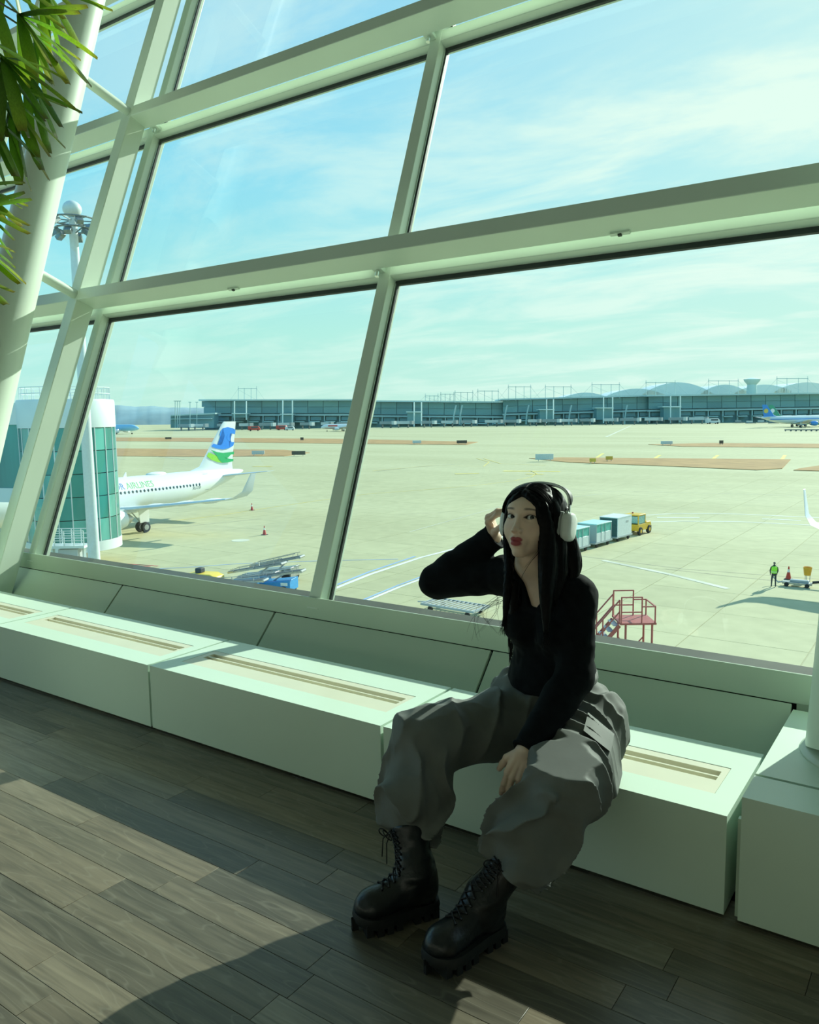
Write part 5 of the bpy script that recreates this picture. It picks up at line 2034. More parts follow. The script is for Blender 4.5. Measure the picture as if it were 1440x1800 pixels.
def tone_mat(name, rough, sss=0.0, spec=.4):
    m = bpy.data.materials.new(name)
    m.use_nodes = True
    t = m.node_tree
    b = t.nodes['Principled BSDF']
    at = N(t, 'ShaderNodeAttribute', attribute_name='tone')
    nn = N(t, 'ShaderNodeTexNoise')
    nn.inputs['Scale'].default_value = 300
    t.links.new(at.outputs['Color'], b.inputs['Base Color'])
    b.inputs['Roughness'].default_value = rough
    b.inputs['Specular IOR Level'].default_value = spec
    if sss:
        b.inputs['Subsurface Weight'].default_value = sss
        b.inputs['Subsurface Radius'].default_value = (.012, .004, .002)
        b.inputs['Subsurface Scale'].default_value = .5
    bp = N(t, 'ShaderNodeBump')
    bp.inputs['Strength'].default_value = .04
    bp.inputs['Distance'].default_value = .002
    t.links.new(nn.outputs[0], bp.inputs['Height'])
    t.links.new(bp.outputs[0], b.inputs['Normal'])
    return m


M_SKIN = tone_mat('skin', .48, .12)
M_HAIR = mat('black_hair', (.002, .002, .0026), .45, var=.3, scale=40, spec=.12)
M_KNIT = mat('black_ribbed_knit', (.006, .008, .010), .85, var=.25, scale=30, bump=.06, bscale=300, spec=.10)
M_CARGO = mat('grey_cargo_cotton', (.150, .163, .154), .72, var=.08, scale=14, bump=.04, bscale=500, spec=.25)
M_LEATHER = mat('black_boot_leather', (.010, .013, .015), .33, var=.3, scale=20, bump=.10, bscale=120)
M_SOLE = mat('black_boot_sole', (.012, .015, .016), .55, var=.25)
M_LACE = mat('black_lace', (.008, .008, .009), .7, var=.2)


# ---------------------------------------------------------------- body: head, neck, chest, arms and hands in one mesh
def upper_skin(P):
    d = head_sdf(P)
    d = smin(d, torso_sdf(P) + .010, .03)
    return d


Vs, Qs, Cs = [], [], []


def put(V, Q, C):
    k = sum(len(v) for v in Vs)
    Vs.append(V)
    Qs.append(Q + k)
    Cs.append(C)


lo = HC - np.array([.16, .17, .34])
hi = HC + np.array([.16, .17, .15])
V, Q = net(upper_skin, lo, hi, .0015)
# keep head, neck and the chest down to below the neckline
put(V, Q, face_cols(V))
for segs, s in ((LH, 'L'), (RH_, 'R')):
    W = np.array(J['wr' + s])
    V, Q = net(lambda P: hand_sdf(P, segs, J['wr' + s], J['el' + s]), W - .17, W + .17, .0018)
    put(V, Q, skin_cols(V))


def hidden_body(P):
    d = torso_sdf(P) + .022
    for s in 'LR':
        d = smin(d, arm_sdf(P, s) + .012, .02)
        d = smin(d, chain(P, [J['hip' + s], J['kn' + s], tuple(np.array(J['kn' + s]) * .45 + np.array(J['hem' + s]) * .55)], [.068, .050, .036], .02), .03)
    return d


V, Q = net(hidden_body, (-1.52, -.52, .08), (-.72, .30, .90), .008)
put(V, Q, skin_cols(V))
woman = mesh_obj('person', np.concatenate(Vs), np.concatenate(Qs), M_SKIN, None, PB, np.concatenate(Cs))
woman.location = PB
tag(woman, 'seated woman in black top, grey cargo trousers and boots touching her white headphones', 'person')


def wpart_(name, V, Q, m, parent=None):
    return mesh_obj(name, V, Q, m, parent or woman, PB)


# nails
def nail_mesh(NL):
    mb = MB()
    for tip, v, n, r in NL:
        v, n = Vector(nz(v)), Vector(nz(n))
        s = v.cross(n).normalized()
        c = Vector(tip) + n * r * .72 - v * r * .1
        M3 = Matrix((s, v, n)).transposed()
        mb.ell(c, (r * .62, r * .85, r * .30), 10, 6, M=M3)
    mb.v = [tuple(np.array(q) - np.array(PB)) for q in mb.v]
    return mb


M_NAIL = mat('nail', (.62, .42, .34), .3, var=.03)
nail_mesh(LN_).build('fingernails', M_NAIL, woman, smooth='all')
nail_mesh(RN_).build('fingernails', M_NAIL, woman, smooth='all')

# eyes
M_EYE = mat('eye_white', (.66, .66, .63), .15, var=.02, coat=.6)
M_IRIS = mat('dark_iris', (.007, .005, .004), .12, var=.3, scale=200, coat=.8)
for sx in (-1, 1):
    c = Vector(H(sx * .031, .0655, 0)) - Vector(PB)
    e = MB().ell(c, (.0129,) * 3, 28, 18).build('eye', M_EYE, woman, smooth='all')
    gz = Vector(nz(CAM_POS - np.array(H(sx * .031, .0655, 0))))
    gz = (gz + Vector(hl) * .06 + Vector(hu) * .10).normalized()
    a = gz.orthogonal().normalized()
    b = gz.cross(a)
    mb = MB()
    prof = [(0.0001, .01335), (.002, .01332), (.004, .0130), (.0059, .0121), (.0063, .0114)]
    mb.lathe(prof, 24, c, gz, cap=False)
    mb.build('iris', M_IRIS, e, smooth='all')
    MB().ell(c + gz * .0132 + Vector(hu) * .0024 + Vector(hl) * -.0018, (.0007,) * 3, 8, 6).build('eye_glint', M_EYE, e, smooth='all')  # white bead modelled as the eye's highlight


# ---------------------------------------------------------------- black V-neck top
VN = np.array([-1.036, -.05, .790])            # point of the neckline


def top_sdf(P):
    q = (P - TC) @ TR
    d = torso_sdf(P) - .004 - .012 * np.clip((.62 - P[:, 2]) / .07, 0, 1)
    d = smin(d, arm_sdf(P, 'L', .010), .025)
    d = smin(d, arm_sdf(P, 'R', .013), .025)
    # soft creases at elbow, armpit and waist
    n = vnoise(P * A(28, 28, 60)) - .5
    n2 = vnoise(P * A(70, 70, 34) + 7) - .5
    d = d + n * .006 + n2 * .003
    # V neckline, widening upwards to the neck
    v = (A(*VN) - TC) @ TR
    up = q[:, 2] - v[2]
    w = np.clip(.010 + up * .62, 0, .085)
    cut = np.maximum(np.maximum(np.abs(q[:, 0] - v[0] - up * .05) - w, -up), -(q[:, 1] + .02))
    d = np.maximum(d, -cut)
    # open around the neck
    nk = rc(P, J['neck'], H(0, -.01, -.05), .057, .07)
    d = np.maximum(d, -nk)
    # hem: dips to a point in front
    hem = (.528 + .0 * q[:, 0]) + np.abs(q[:, 0] + .02) * .15 - np.where(q[:, 1] > 0, .01, -.03)
    body = np.maximum(d, hem - P[:, 2])
    axL = nz(np.array(J['wrL']) - np.array(J['elL']))
    axR = nz(np.array(J['wrR']) - np.array(J['elR']))
    eL = (P - A(*J['wrL'])) @ axL
    eR = (P - A(*J['wrR'])) @ axR
    rib = np.sin(P[:, 2] * 0 + 1) * 0
    arms = np.maximum(arm_sdf(P, 'L', .0125) + n * .005, eL - .004)
    armR = np.maximum(arm_sdf(P, 'R', .015) + n * .006, eR - .002)
    body = np.maximum(body, np.where(np.linalg.norm(P - A(*J['wrL']), axis=1) < .11, eL - .004, -1))
    body = np.maximum(body, np.where(np.linalg.norm(P - A(*J['wrR']), axis=1) < .11, eR - .002, -1))
    d = smin(np.minimum(body, 1e3), arms, .012)
    return np.minimum(d, armR)


V, Q = net(top_sdf, (-1.52, -.34, .34), (-.78, .24, 1.06), .0038)
ktop = wpart_('knitted_top', V, Q, M_KNIT)
for s, rr_ in (('L', .0365), ('R', .0395)):
    W_ = np.array(J['wr' + s])
    ax_ = nz(W_ - np.array(J['el' + s]))
    a_ = nz(np.cross(ax_, (0, 0, 1)))
    b_ = nz(np.cross(ax_, a_))
    ring = [tuple(W_ + ax_ * .001 + (a_ * math.cos(2 * math.pi * i / 28) + b_ * math.sin(2 * math.pi * i / 28)) * rr_ - np.array(PB)) for i in range(29)]
    MB().tube(ring, .0052, 8, cap=False).build('cuff', M_KNIT, ktop, smooth='all')

# ---------------------------------------------------------------- grey cargo trousers
def leg_field(P, s):
    hip, kn, he = np.array(J['hip' + s]), np.array(J['kn' + s]), np.array(J['hem' + s])
    rr = (.112, .098, .092, .070) if s == 'R' else (.114, .099, .098, .074)
    up = np.array([0, 0, .012])
    shin_mid = kn + (he - kn) * .55 + np.array([0, -.012, 0])
    pts = [hip, kn + up * .3, shin_mid, he]
    d = chain(P, pts, rr, .05)
    # position along and around each limb for the folds
    th = kn - hip
    t1 = ((P - hip.astype(F32)) @ th.astype(F32)) / float(th @ th)
    sh = he - kn
    t2 = ((P - kn.astype(F32)) @ sh.astype(F32)) / float(sh @ sh)
    n = vnoise(P * A(7, 7, 7) + (3.3 if s == 'L' else 9.1)) + .25 * vnoise(P * A(17, 17, 17) + 5)
    n2 = vnoise(P * A(30, 30, 22) + 21)
    aT = np.arctan2((P[:, 2] - hip[2]), (P[:, 0] - (hip[0] + th[0] * t1)))
    fT = np.sin(t1 * 17 + aT * 2.2 + n * 7.5)
    aS = np.arctan2((P[:, 1] - (kn[1] + sh[1] * t2)), (P[:, 0] - (kn[0] + sh[0] * t2)))
    fS = np.sin(t2 * 7 + aS * 3.0 + n * 8.0)
    wS = np.clip(t2 * 3 + .2, 0, 1)
    pT = t1 * (32 if s == 'L' else 14) + aT * 2.0 + n * 7
    pS = t2 * 4 + aS * 5.0 + n * 10
    rT = 1 - np.abs(np.sin(pT * .5))
    rS = 1 - np.abs(np.sin(pS * .5))
    ridge = ((1 - wS) * rT + wS * rS) ** 1.6
    n3 = vnoise(P * A(20, 20, 20) + 33)
    r3 = (1 - np.abs(2 * n3 - 1)) ** 3
    hemw = np.clip((t2 - .78) * 5, 0, 1)
    amp = (.017 if s == 'R' else .023) + .002 * hemw
    amp = amp * (1 + .6 * wS)
    if s == 'L':                       # the pocket keeps the cloth flatter
        pc = (hip + th * .45 + np.array([.10, .0, .03])).astype(F32)
        amp = amp * (1 - .85 * np.exp(-((P - pc) ** 2).sum(1) / .0075))
    d = d - (ridge - .35) * amp - (r3 - .3) * .003 - (n2 - .5) * .002
    # gathered hem
    d = d + np.where(t2 > .8, np.sin(aS * 9 + n * 3) * .0015 * hemw, 0)
    return d, t2


def trousers_sdf(P):
    q = (P - TC) @ TR
    pel = np.array(J['pelvis'])
    d = rc(P, tuple(pel + np.array([-.06, .0, -.02])), tuple(pel + np.array([.06, .0, -.02])), .122, .128)
    d = smin(d, rc(P, tuple(pel + np.array([0, 0, .02])), J['waist'], .122, .102), .05)
    # soft bulge at both hips
    d = smin(d, el(P, (-.865, .10, .43), (.075, .095, .10)), .05)
    d = smin(d, el(P, (-1.155, .12, .475), (.085, .085, .075)), .05)
    n = vnoise(P * A(16, 16, 9) + 4)
    d = d - (np.sin(n * 14) * .006)
    dl, tl2 = leg_field(P, 'L')
    dr_, tr2 = leg_field(P, 'R')
    d = smin(d, dl, .035)
    d = smin(d, dr_, .035)
    # cargo pockets on the outer thighs
    hip, kn = np.array(J['hipL']), np.array(J['knL'])
    c = hip + (kn - hip) * .45 + np.array([.085, .0, -.012])
    f = nz(kn - hip)
    o = nz(np.array([.95, .12, .25]))
    o = nz(o - f * float(o @ f))
    uu = nz(np.cross(o, f))
    R3 = np.stack([f, uu, o], 1).astype(F32)
    qq = np.abs((P - c.astype(F32)) @ R3)
    qb = qq - A(.060, .050, .012)
    bx = np.linalg.norm(np.maximum(qb, 0), axis=1) + np.minimum(np.max(qb, axis=1), 0) - .018
    d = smin(d, bx, .02)
    # flat below: she sits on the bench; inside the benchs edge
    d = np.maximum(d, np.minimum(.2955 - P[:, 2], P[:, 1] + .004))
    # waist opening and hems cut clean
    d = np.maximum(d, (P - A(*J['waist'])) @ tu_ - .008)
    for s in 'LR':
        he, kn = np.array(J['hem' + s]), np.array(J['kn' + s])
        ax_ = nz(nz(he - kn) + np.array([.0, -.55 if s == 'R' else -.2, -.1]))
        e = (P - he.astype(F32)) @ ax_ - (.014 if s == 'R' else .010)
        rad = np.linalg.norm(P - he.astype(F32), axis=1)
        d = np.where(rad < .20, np.maximum(d, e), d)
    return d


V, Q = net(trousers_sdf, (-1.42, -.56, .06), (-.66, .30, .64), .0036, 2.2)
tro = wpart_('cargo_trousers', V, Q, M_CARGO)
for o_, it_ in ((tro, 5), (ktop, 4)):
    md = o_.modifiers.new('soften', 'SMOOTH')
    md.factor = .5
    md.iterations = it_
# gathered waistband, pocket flap, tape
wa = np.array(J['waist'])
mb = MB()
P_ = []
for i in range(31):
    a = math.radians(-75 + 150 * i / 30)
    r = 1 + .008 * math.sin(a * 26)
    P_.append(tuple(wa + tl_ * (.116 * r * math.cos(a)) + tf_ * (.106 * r * math.sin(a)) + tu_ * .012 - np.array(PB)))
mb.tube(P_, [.012 + .0012 * math.sin(i * 2.2) for i in range(31)], 8)
mb.build('waistband', M_CARGO, tro, smooth=True)


def smooth_leg(P):                    # the left leg without its folds, pocket included
    hip, kn, he = np.array(J['hipL']), np.array(J['knL']), np.array(J['hemL'])
    d = chain(P, [hip, kn, kn + (he - kn) * .55, he], (.118, .103, .100, .074), .05)
    c = hip + (kn - hip) * .45 + np.array([.085, .0, -.012])
    f = nz(kn - hip)
    o = nz(np.array([.95, .12, .25]))
    o = nz(o - f * float(o @ f))
    R3 = np.stack([f, nz(np.cross(o, f)), o], 1).astype(F32)
    qb = np.abs((P - c.astype(F32)) @ R3) - A(.060, .050, .012)
    bx = np.linalg.norm(np.maximum(qb, 0), axis=1) + np.minimum(np.max(qb, axis=1), 0) - .018
    return smin(d, bx, .03)


def drape(quad, nx_, ny_, off, name):
    """a cloth piece lying on the trousers between four picture corners"""
    a, b, c_, d_ = [np.array(q, float) for q in quad]
    pts = []
    for i in range(nx_ + 1):
        for j in range(ny_ + 1):
            u, v = i / nx_, j / ny_
            pts.append((a * (1 - u) + b * u) * (1 - v) + (d_ * (1 - u) + c_ * u) * v)
    pts = np.array(pts)
    D = CAM_W + CAM_R * ((pts[:, :1] - 720) / FPX) - CAM_U * ((pts[:, 1:] - 900) / FPX)
    D = D / np.linalg.norm(D, axis=1)[:, None]
    t = np.full(len(pts), 1.9)
    for _ in range(60):
        P = (CAM_POS + D * t[:, None]).astype(F32)
        t = t + np.clip(smooth_leg(P) * .8, -.05, .05)
    ok = t < 3.2
    t[~ok] = np.median(t[ok])
    for _ in range(2):                                   # even out
        T2 = t.reshape(nx_ + 1, ny_ + 1)
        T3 = T2.copy()
        T3[1:-1] = (T2[:-2] + T2[1:-1] * 2 + T2[2:]) / 4
        t = np.minimum(T3, T2 + .002).ravel()
    F_ = CAM_POS + D * (t - off)[:, None]
    B_ = CAM_POS + D * (t - off + .003)[:, None]
    M_ = len(pts)
    fs = []
    for k in (0, 1):
        for i in range(nx_):
            for j in range(ny_):
                q = k * M_ + i * (ny_ + 1) + j
                fs.append((q, q + 1, q + ny_ + 2, q + ny_ + 1))
    rim = [i * (ny_ + 1) for i in range(nx_ + 1)] + [nx_ * (ny_ + 1) + j for j in range(1, ny_ + 1)] + [i * (ny_ + 1) + ny_ for i in range(nx_ - 1, -1, -1)] + [j for j in range(ny_ - 1, 0, -1)]
    for q, w in zip(rim, rim[1:] + rim[:1]):
        fs.append((q, w, M_ + w, M_ + q))
    return MB().add([tuple(q - np.array(PB)) for q in np.concatenate([F_, B_])], fs).build(name, M_CARGO, tro, smooth=True)


drape([(1034, 1252), (1080, 1290), (1074, 1322), (1026, 1284)], 10, 6, .010, 'pocket_flap')


# ---------------------------------------------------------------- boots
M_EYELET = mat('dark_eyelet', (.05, .055, .06), .3, metal=.8, var=.2)

def boot(name, toe, heel, shaft_top, label):
    toe, heel, top_ = np.array(toe), np.array(heel), np.array(shaft_top)
    ax_ = nz(np.array([toe[0] - heel[0], toe[1] - heel[1], 0]))
    L = float(np.linalg.norm(toe[:2] - heel[:2]))
    sd = nz(np.cross(np.array([0, 0, 1.]), ax_))
    R3 = np.stack([ax_, sd, A(0, 0, 1)], 1).astype(F32)
    O = np.array([heel[0], heel[1], 0.0])

    def W(x, y, z):
        return tuple(O + R3 @ A(x, y, z))
    st = (top_ - O) @ R3
    ank = A(.055, 0, .115)

    def outline(x):            # half width of the sole along the foot
        u = np.clip(x / L, 0, 1)
        w = .036 + .004 * np.sin(u * 3.0) + .013 * np.clip((u - .35) / .35, 0, 1)
        e = np.sqrt(np.clip(1 - np.clip((u - .78) / .22, 0, 1) ** 2, 0, 1))
        b = np.sqrt(np.clip(1 - np.clip((.12 - u) / .12, 0, 1) ** 2, 0, 1))
        return w * e * b

    def upper(P):
        q = (P - O.astype(F32)) @ R3
        d = rc(q, (.045, 0, .075), (L - .055, 0, .066), .040, .040)
        d = smin(d, el(q, (L - .062, 0, .060), (.062, .047, .036)), .02)
        d = smin(d, rc(q, (.05, 0, .08), ank, .043, .045), .03)
        d = smin(d, rc(q, (L * .52, 0, .082), (.07, 0, .135), .030, .038), .03)
        d = smin(d, rc(q, ank, st, .045, .050), .03)
        d = d + (vnoise(q * A(45, 45, 60)) - .5) * .004
        d = np.maximum(d, .036 - q[:, 2])
        sh = st - ank
        sh = sh / np.linalg.norm(sh)
        d = np.maximum(d, (q - st) @ sh)
        return d
    lo = np.minimum(np.minimum(O, top_), toe) - .09
    hi = np.maximum(np.maximum(O, top_), toe) + .09
    lo[2], hi[2] = 0.0, top_[2] + .06
    V, Q = net(upper, lo, hi, .0038)
    b = wpart_(name, V, Q, M_LEATHER)
    if label:
        b['label'] = label
    # chunky lugged sole
    mb = MB()
    n = 40
    pts = []
    xs = [L * .5 - L * .5 * math.cos(math.pi * i / n) for i in range(n + 1)]
    left = [(x, float(outline(np.array([x]))[0]) + .004) for x in xs]
    ring = [(x, y) for x, y in left] + [(x, -y) for x, y in reversed(left)]
    m_ = len(ring)
    for z, g in ((.018, 1.0), (.030, 1.03), (.046, 1.0)):
        pts.append([W(L * .5 + (x - L * .5) * g, y * g, z + .006 * max(0, (x - L * .7) / (L * .3)) ** 2) for x, y in ring])
    vs = [q for r in pts for q in r]
    fs = [(i * m_ + j, i * m_ + (j + 1) % m_, (i + 1) * m_ + (j + 1) % m_, (i + 1) * m_ + j) for i in range(2) for j in range(m_)]
    fs += [tuple(range(m_)), tuple(range(2 * m_, 3 * m_))]
    mb.add([tuple(np.array(q) - np.array(PB)) for q in vs], fs)
    mb.build('sole', M_SOLE, b, smooth=True)
    lug = MB()
    for k in range(9):
        x = L * (.04 + .115 * k)
        if .36 < x / L < .46:
            continue
        w_ = float(outline(np.array([x + .01]))[0]) + .003
        for s in (-1, 1):
            a = [W(x, s * w_ * .2, 0), W(x + .018, s * w_ * .2, 0), W(x + .018, s * (w_ + .002), 0), W(x, s * (w_ + .002), 0)]
            c = [W(x, s * w_ * .2, .02), W(x + .018, s * w_ * .2, .02), W(x + .018, s * (w_ + .002), .034), W(x, s * (w_ + .002), .034)]
            lug.hexa([np.array(q) - np.array(PB) for q in a], [np.array(q) - np.array(PB) for q in c])
    lug.build('lugs', M_SOLE, b)['kind'] = 'stuff'
    # tongue line with laces: follow the front of the upper
    front = []
    up_ = A(0, 0, 1)
    for k in range(13):
        t = k / 12
        if t < .35:
            u = t / .35
            c0 = np.array([L * .62 + (L * .36 - L * .62) * u, 0, .075 + .045 * u])
            nd = np.array([.45, 0, .9])
        else:
            u = (t - .35) / .65
            c0 = (ank + (st - ank) * (u * .95)) + np.array([0, 0, .02 * (1 - u)])
            shd = (st - ank) / np.linalg.norm(st - ank)
            nd = np.array([1.0, 0, 0]) - shd * shd[0]
        nd = nd / np.linalg.norm(nd)
        front.append((np.array(c0, float), nd))

    def surf(c0, nd, off, side):
        base = c0 + np.array([0, side, 0])
        ts = np.linspace(0, .11, 80)
        P = (O + (base[None] + nd[None] * ts[:, None]) @ R3.T.astype(float)).astype(F32)
        dd = upper(P)
        i = np.argmax(dd > 0)
        return base + nd * (ts[i] + off)
    lc = MB()
    ey_ = MB()
    for k in range(12):
        a = surf(*front[k], .0022, .019)
        bq = surf(*front[k], .0022, -.019)
        m1 = surf(*front[k], .0040, 0)
        c = surf(*front[k + 1], .0022, -.019)
        d2 = surf(*front[k + 1], .0022, .019)
        lc.tube([W(*a), W(*((m1 + surf(*front[k + 1], .0055, 0)) / 2)), W(*c)], .0021, 6)
        lc.tube([W(*bq), W(*((m1 + surf(*front[k + 1], .0035, 0)) / 2)), W(*d2)], .0021, 6)
        for q in (a, bq):
            ey_.ell(W(*q), (.0036,) * 3, 8, 6)
    # bow: loops and ends at the top
    tp = surf(*front[12], .004, 0)
    for sgn, ln, dr in ((1, .05, .2), (-1, .055, .5)):
        P = []
        for i in range(13):
            a = math.pi * 2 * i / 12
            P.append(W(tp[0] + .018 + .012 * math.sin(a), tp[1] + sgn * (.004 + ln * .5 * (1 - math.cos(a)) * .5), tp[2] + .012 * math.sin(a) - ln * .5 * (1 - math.cos(a)) * dr))
        lc.tube(P, .0017, 6, cap=False)
        lc.tube([W(*tp), W(tp[0] + .02, tp[1] + sgn * .015, tp[2] - .03), W(tp[0] + .022, tp[1] + sgn * .02, tp[2] - .085)], .0017, 6)
    for m2, nm, mm in ((lc, 'laces', M_LACE), (ey_, 'eyelets', M_EYELET)):
        m2.v = [tuple(np.array(q) - np.array(PB)) for q in m2.v]
        m2.build(nm, mm, b, smooth=True)['kind'] = 'stuff'
    return b


boot('boot', (-1.275, -.590, 0), (-1.140, -.392, 0), (-1.222, -.405, .235), 'black lace-up boot with chunky sole, toe turned to the left')
boot('boot', (-1.020, -.622, 0), (-.945, -.385, 0), (-.915, -.385, .215), 'black lace-up boot with chunky sole, pointing at the viewer')


# ---------------------------------------------------------------- hair
def spline(pts, n):
    pts = [Vector(q) for q in pts]
    out = []
    for i in range(n + 1):
        t = i / n * (len(pts) - 1)
        k = min(int(t), len(pts) - 2)
        f = t - k
        p0, p1, p2, p3 = pts[max(k - 1, 0)], pts[k], pts[k + 1], pts[min(k + 2, len(pts) - 1)]
        out.append(.5 * ((2 * p1) + (p2 - p0) * f + (2 * p0 - 5 * p1 + 4 * p2 - p3) * f * f + (3 * p1 - p0 - 3 * p2 + p3) * f ** 3))
    return out


HCH0 = [
    # her left, falling over cheek and shoulder
    ([(.004, .064, .068), (.034, .066, .046), (.056, .056, .006), (.066, .046, -.045), (.070, .040, -.10), (.078, .036, -.16), (.086, .036, -.22), (.094, .03, -.31)], [.009, .013, .015, .016, .018, .020, .019, .008]),
    ([(.02, .03, .082), (.062, .02, .05), (.082, .0, -.02), (.088, -.01, -.09), (.094, -.012, -.15), (.094, .0, -.22)], [.014, .019, .022, .027, .028, .014]),
    ([(.02, -.05, .070), (.068, -.05, .04), (.092, -.055, -.04), (.108, -.06, -.10), (.122, -.055, -.14), (.118, -.04, -.172)], [.014, .022, .027, .032, .020, .006]),
    ([(0, -.10, .05), (.04, -.10, -.03), (.07, -.095, -.12), (.08, -.09, -.19)], [.03, .036, .042, .022]),
    ([(.01, .0, .088), (.048, .050, .050), (.072, .045, -.01), (.078, .030, -.07), (.080, .022, -.13), (.082, .022, -.19), (.086, .02, -.26)], [.012, .014, .016, .020, .023, .022, .010]),
    # her right
    ([(-.004, .064, .068), (-.034, .064, .046), (-.055, .052, .010), (-.064, .034, -.045), (-.055, .028, -.10), (-.040, .036, -.15), (-.030, .050, -.21), (-.026, .056, -.29)], [.007, .009, .008, .008, .011, .014, .014, .006]),
    ([(-.02, -.05, .070), (-.066, -.04, .04), (-.080, -.04, -.04), (-.066, -.045, -.12), (-.05, -.04, -.20), (-.05, -.05, -.30)], [.014, .018, .020, .024, .022, .012]),
]


def resamp(pts, rr, n=18):
    from_ = [Vector((*q, 0)) for q in pts]
    P = spline(pts, n)
    out = []
    for i in range(n + 1):
        t = i / n * (len(rr) - 1)
        k = min(int(t), len(rr) - 2)
        out.append(rr[k] + (rr[k + 1] - rr[k]) * (t - k))
    return [tuple(q) for q in P], out


HCH = [resamp(a, b) for a, b in HCH0]


def hair_sdf(P):
    q = hloc(P)
    cap = smin(el(q, (0, -.014, .024), (.077, .103, .088)), el(q, (.020, -.030, .030), (.070, .080, .080)), .01)
    hw = .056 - np.maximum(0, q[:, 2] - .012) * .72
    hole = np.maximum(np.maximum(np.abs(q[:, 0]) - hw, q[:, 2] - .079), .024 - q[:, 1])
    cap = smax(cap, -hole, .008)
    cap = np.maximum(cap, -.075 - q[:, 2])
    # hollow under the crown so that the face stays free
    d = cap
    for pts, rr in HCH:
        d = smin(d, chain(q, pts, rr, .004), .010)
    n = vnoise(q * A(230, 230, 7) + 3) - .5
    n2 = vnoise(q * A(90, 90, 5) + 8) - .5
    return d + n * .0026 + n2 * .0040


V, Q = net(hair_sdf, HC - np.array([.24, .26, .42]), HC + np.array([.24, .26, .17]), .0026)
hair = wpart_('hair', V, Q, M_HAIR)
RS = random.Random(3)


st_ = MB()
for pts, rr in HCH0:
    for k in range(70):
        a = RS.uniform(0, 2 * math.pi)
        g = RS.uniform(.82, 1.04)
        P = []
        for i, (q, r) in enumerate(zip(pts, rr)):
            a2 = a + i * .06
            P.append(Vector(q) + Vector((math.cos(a2), math.sin(a2) * .9, .25 * math.sin(a2))) * r * g)
        # a longer free end
        e = P[-1] + (P[-1] - P[-2]) * RS.uniform(.2, .7) + Vector((RS.uniform(-.012, .012), RS.uniform(-.012, .012), 0))
        P.append(e)
        P = [Vector(H(*q)) - Vector(PB) for q in spline(P, 16)]
        r0 = RS.uniform(.0008, .0016)
        st_.tube(P, [r0 * (1 - .75 * (i / 16) ** 2) for i in range(17)], 5)
# crown strands sweeping from the parting
for k in range(160):
    s = 1 if k % 2 else -1
    y0 = RS.uniform(-.06, .07)
    z0 = .024 + .088 * math.sqrt(max(0, 1 - ((y0 + .014) / .103) ** 2))
    P = []
    for i in range(9):
        ph = (i / 8) * 1.75
        x = .0775 * math.sin(ph) + .002
        z = .024 + (z0 - .024) * math.cos(ph) + .0004
        y = y0 - .02 * (i / 8) ** 2
        fy = math.sqrt(max(.05, 1 - ((y + .014) / .104) ** 2))
        P.append(Vector((s * x * fy / max(fy, .35) * min(1, fy + .15), y, z)))
    P = [Vector(H(*q)) - Vector(PB) for q in spline(P, 12)]
    st_.tube(P, [.0011] * 13, 5)
# loose wisps on the face side, over the neck and below the raised arm
for k in range(3):
    x0 = .066 + RS.uniform(-.004, .004)
    P = [(x0, .046, -.05), (x0 - .006, .058, -.092), (x0 - .020 - .003 * k, .068, -.120 - .002 * k), (x0 - .034 - .004 * k, .070, -.138 - .003 * k)]
    st_.tube([Vector(H(*q)) - Vector(PB) for q in spline(P, 12)], [.0005 * (1 - i / 14) + .0001 for i in range(13)], 5)
P = [(.062, .052, -.09), (.040, .066, -.13), (.022, .070, -.17), (.018, .074, -.21), (.032, .082, -.25)]
st_.tube([Vector(H(*q)) - Vector(PB) for q in spline(P, 14)], [.0005] * 15, 5)
for k in range(14):
    a = hit(880 + RS.uniform(-6, 10), 1052 + RS.uniform(-14, 10), 1, .10)
    b = hit(862 + RS.uniform(-26, 16), 1078 + RS.uniform(-8, 10), 1, .12)
    c = hit(850 + RS.uniform(-30, 34), 1112 + RS.uniform(-14, 18), 1, .13)
    b = b + Vector((RS.uniform(-.012, .0), 0, RS.uniform(-.004, .012)))
    st_.tube([q - Vector(PB) for q in spline([a, b, c], 10)], [.0005 * (1 - i / 12) + .0001 for i in range(11)], 5)
for k in range(30):
    a = hit(896 + RS.uniform(-5, 8), 1080 + RS.uniform(-10, 10), 1, .10)
    b = hit(898 + RS.uniform(-5, 5), 1125, 1, .12)
    c = hit(899 + RS.uniform(-5, 6), 1160 + RS.uniform(-10, 16), 1, .12)
    st_.tube([q - Vector(PB) for q in spline([a, b, c], 8)], [.0016 * (1 - i / 10) + .0002 for i in range(9)], 5)
for k in range(10):
    P = [(.115, -.045, -.10), (.128 + RS.uniform(-.004, .006), -.045, -.145), (.120 + RS.uniform(-.006, .006), -.04, -.172 + RS.uniform(-.008, .008)), (.104, -.035, -.168)]
    st_.tube([Vector(H(*q)) - Vector(PB) for q in spline(P, 12)], [.0013 * (1 - i / 16) for i in range(13)], 5)
st_.build('hair_strands', M_HAIR, hair, smooth='all')

# ---------------------------------------------------------------- headphones
M_HPW = mat('headphone_silver', (.80, .86, .83), .28, var=.02, spec=.5)
M_HPC = mat('headphone_cushion', (.42, .46, .44), .8, var=.08, scale=60)
M_HPB = mat('headphone_band', (.05, .06, .06), .6, var=.1)
hp_o = Vector(H(0, 0, 0))
hp = empty('headphones', tuple(hp_o))
tag(hp, 'white over-ear headphones with silver cups worn by the seated woman', 'headphones')


def hpb(mb, name, m, parent, smooth=True):          # head axes (x her left, y forward, z up) -> hall
    mb.v = [tuple(Vector(H(*q)) - hp_o) for q in mb.v]
    return mb.build(name, m, parent, smooth=smooth)


